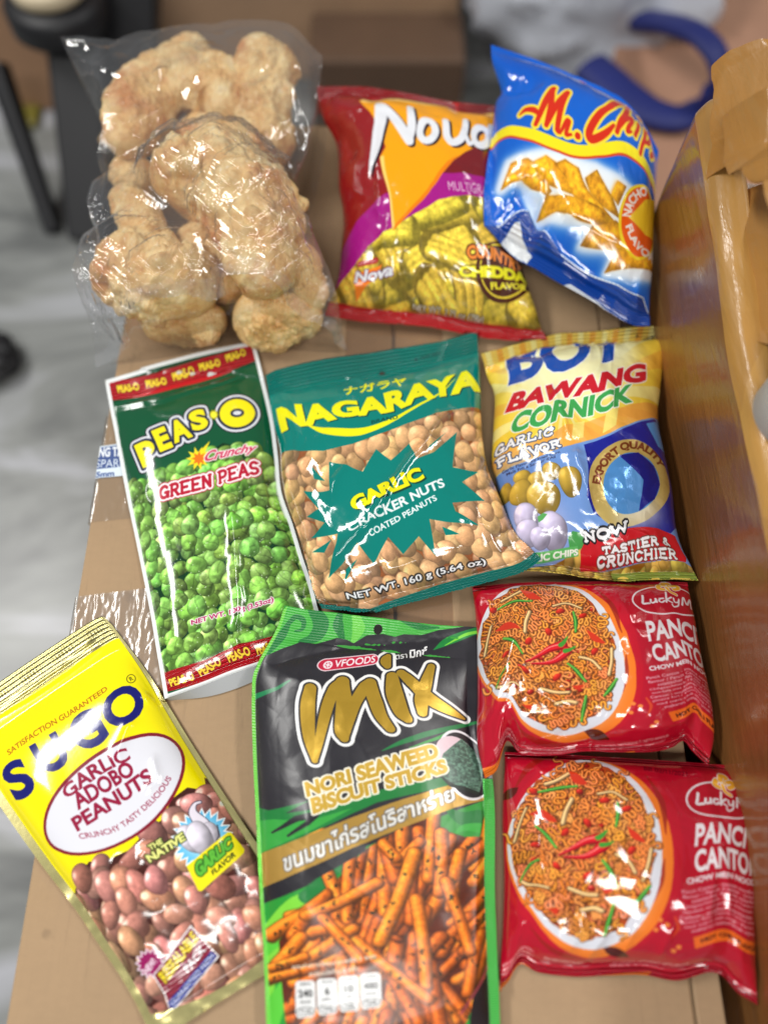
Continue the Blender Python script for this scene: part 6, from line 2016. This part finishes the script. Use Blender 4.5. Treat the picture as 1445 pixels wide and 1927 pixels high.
# ================================================================== nacho chip bag
def make_nacho():
    pk = Pack('nacho_chip_bag', (860, 60, 3.284),
              top=[(208, 88), (320, 118), (450, 152), (620, 220), (760, 285), (900, 350), (1040, 432), (1150, 560), (1240, 740)],
              right=[(1240, 740), (1228, 900), (1212, 1100), (1204, 1300), (1196, 1500), (1190, 1650), (1188, 1818)],
              bottom=[(152, 1285), (260, 1345), (420, 1432), (640, 1568), (900, 1718), (1060, 1806), (1188, 1818)],
              left=[(208, 88), (214, 200), (272, 370), (238, 440), (212, 650), (172, 900), (150, 1100), (152, 1285)],
              z=(0.082, 0.060, 0.030, 0.044), bulge=0.038, seals=(0.05, 0.06, 0.0, 0.0), pw=(2.4, .6, 2.6, .65))
    a = pk.art
    a.img[:] = np.array([14, 98, 206]) / 255
    a.poly([(100, 0), (1300, 500), (1300, 640), (900, 420), (250, 250)], (10, 84, 190), blur=50)
    white = [(235, 1000), (300, 790), (430, 745), (560, 700), (720, 720), (880, 780), (1000, 880), (1100, 1000), (1300, 1250), (1300, 1580), (880, 1510), (955, 1365), (720, 1345), (815, 1200), (560, 1195), (470, 1180), (540, 1000), (400, 950), (255, 1040)]
    a.poly(white, (240, 246, 250), blur=26); a.poly(white, (240, 246, 250), blur=10, alpha=.8)
    a.poly([(400, 930), (540, 1000), (470, 1180), (560, 1290), (480, 1240), (420, 1040)], (225, 238, 248), blur=12)
    chips = [((265, 1000), (300, 900), (330, 820), (440, 785), (520, 830), (600, 960), (570, 990), (400, 925)), ((470, 805), (560, 745), (650, 790), (700, 860), (745, 988), (620, 940), (500, 880)), ((620, 790), (690, 752), (780, 800), (830, 950), (965, 1165), (740, 1000), (690, 860)),
             ((955, 990), (992, 912), (1040, 962), (990, 1070)), ((815, 862), (885, 822), (960, 1000), (1000, 1160), (900, 1060), (840, 960)), ((765, 1312), (850, 1170), (975, 1165), (1080, 1290), (1130, 1400), (900, 1340)),
             ((495, 1152), (560, 985), (680, 990), (800, 1010), (880, 1060), (965, 1168), (860, 1180), (760, 1150), (620, 1100)), ((908, 1484), (990, 1345), (1100, 1370), (1300, 1420), (1300, 1500), (1080, 1462))]
    rng = np.random.RandomState(8)
    for k, c in enumerate(chips):
        base = np.array([240, 168, 34]) * rng.uniform(.92, 1.04)
        a.poly(c, base * .72, 'chips_picture', out=[(2, (190, 110, 20))])
        c2 = np.array(c, float); m = c2.mean(0)
        a.poly(m + (c2 - m) * .86 + np.array([-8, -10]), base * 1.06, 'chips_picture', blur=9)
        r = a.cover([a.m(Art.dense(c))])
        if r: M = a.full(r); a.grain(M, 26, .28, 30 + k, (1, 1.3, 1.2)); a.grain(M, 7, .16, 50 + k)
    # yellow wave
    W = [(150, 700), (215, 640), (260, 612), (330, 604), (420, 625), (600, 662), (760, 698), (900, 712), (1010, 735), (1100, 800), (1180, 880), (1300, 1010)]
    a.stroke(W, 62, (214, 70, 30), 'yellow_wave', smooth=50, off=(0, 8)); a.stroke(W, 52, (246, 228, 28), 'yellow_wave', smooth=50)
    # name
    red, yl = (214, 44, 18), (250, 222, 58)
    L = [([(382, 520), (420, 498), (470, 500), (505, 520)], [10, 24, 30, 20], 16), ([(486, 575), (535, 470), (580, 372)], [24, 32, 28], 16), ([(582, 372), (580, 470), (556, 570)], [28, 34, 26], 16), ([(556, 570), (615, 470), (672, 395)], [24, 32, 28], 16),
         ([(674, 398), (645, 490), (632, 590), (652, 606)], [28, 34, 30, 16], 16), ([(652, 606), (690, 545), (706, 548), (690, 610), (724, 612)], [16, 24, 22, 22, 14], 18), ([(762, 620), (766, 622)], 32, 0),
         ([(1022, 520), (1005, 480), (950, 478), (880, 530), (830, 610), (850, 650), (920, 640), (960, 610)], [30, 34, 36, 40, 42, 40, 34, 18], 36), ([(1046, 490), (1000, 570), (978, 650)], [22, 32, 26], 16), ([(980, 640), (1020, 585), (1046, 590), (1030, 660), (1052, 666)], [18, 26, 26, 26, 14], 18),
         ([(1086, 620), (1074, 690)], [26, 24], 0), ([(1104, 575), (1107, 578)], 26, 0), ([(1134, 650), (1112, 790)], [26, 22], 0), ([(1134, 650), (1172, 668), (1160, 720), (1126, 720)], 24, 16), ([(1222, 712), (1190, 716), (1210, 762), (1180, 786)], 24, 16)]
    a.strokes(L, red, 'brand_lettering', [(13, yl)])
    a.stroke([(785, 305), (880, 350)], 44, (214, 40, 60), 'maker_badge')
    # round badge
    a.ellipse((1118, 1182), 128, 232, 0, (250, 216, 40), tag='flavour_badge'); a.ellipse((1120, 1182), 112, 214, 0, (238, 92, 18), tag='flavour_badge')
    a.poly([(1048, 1150), (1150, 1040), (1300, 1000), (1300, 1290), (1160, 1250)], (250, 206, 40), 'flavour_badge')
    a.text('NACHO', {'top': [(1012, 1140), (1040, 1050), (1090, 985), (1160, 958)], 'bot': [(1062, 1148), (1080, 1085), (1115, 1035), (1168, 1012)]}, (248, 240, 232), .04, (), 'flavour_badge')
    a.text('FLAVOR', {'top': [(1066, 1186), (1096, 1270), (1150, 1330), (1240, 1380)], 'bot': [(1030, 1208), (1060, 1300), (1124, 1378), (1220, 1434)]}, (248, 240, 232), .04, (), 'flavour_badge')
    # folded up seal
    fl = [(60, 1300), (155, 1278), (240, 1232), (440, 1092), (470, 1150), (505, 1235), (570, 1302), (640, 1390), (850, 1500), (1000, 1580), (1140, 1662), (1192, 1812), (1260, 1900), (60, 1900)]
    a.poly(fl, (12, 66, 158), 'bottom_seal')
    a.poly([(255, 1345), (300, 1270), (345, 1218), (372, 1216), (388, 1300), (452, 1396), (410, 1440)], (232, 236, 238), 'bottom_seal')
    a.poly([(632, 1572), (700, 1552), (860, 1650), (1060, 1800), (980, 1790)], (226, 232, 238), 'bottom_seal')
    for P in ([(240, 1232), (330, 1172), (440, 1092)], [(500, 1235), (535, 1268), (572, 1302)], [(640, 1390), (740, 1446), (850, 1500), (1000, 1580), (1140, 1662), (1176, 1780)]):
        Q = Art.dense(P, 22, False)
        for i in range(0, len(Q) - 1): a.stroke([Q[i], Q[i] + (Q[i + 1] - Q[i]) * .62], 8, (234, 240, 246))
    # relief
    pk.crease([(395, 905), (430, 1010), (470, 1140), (540, 1270)], -0.013, 0.010, 'ridge', .25, .001, 131)
    pk.crease([(170, 1260), (300, 1110), (400, 940)], 0.004, 0.007, 'ridge', .2, .0008, 132)
    pk.crease([(410, 925), (480, 1010), (560, 1000)], 0.0035, 0.005, 'ridge', .25, .001, 133)
    pk.crease([(240, 1232), (440, 1092), (505, 1235), (640, 1390), (850, 1500), (1140, 1662)], 0.0035, 0.0035, 'step', .1, .0006, 134)
    pk.crease([(640, 1120), (700, 1060), (690, 1200)], 0.003, 0.006, 'ridge', .3, .001, 135)
    pk.crease([(230, 330), (330, 350), (520, 360)], -0.006, 0.008, 'ridge', .3, .001, 136)
    pk.crinkle(0.055, 0.0012, 141); pk.crinkle(0.02, 0.0003, 142)
    pk.pleats('bottom', 0.004, 0.02, 36, 17); pk.pleats('top', 0.005, 0.03, 30, 18)
    m = pack_mats(pk, 0.13, (20, 80, 170), wr=.08, seal_st=.4)
    pk.build('puffy bright blue bag of nacho chips leaning over the red bag, yellow wave across it', 'chip bag', m, 'puffed chip bags at the far end')

# ================================================================== put the packs down, lowest first
make_peas()
make_peanuts()
make_sticks()
make_noodles_lower()
make_noodles_upper()
make_corn()
make_nuts()
make_cheddar()
make_nacho()

if _fo.name in COL.objects: COL.objects.unlink(_fo)
bpy.data.objects.remove(_fo)
bpy.data.curves.remove(_fc)
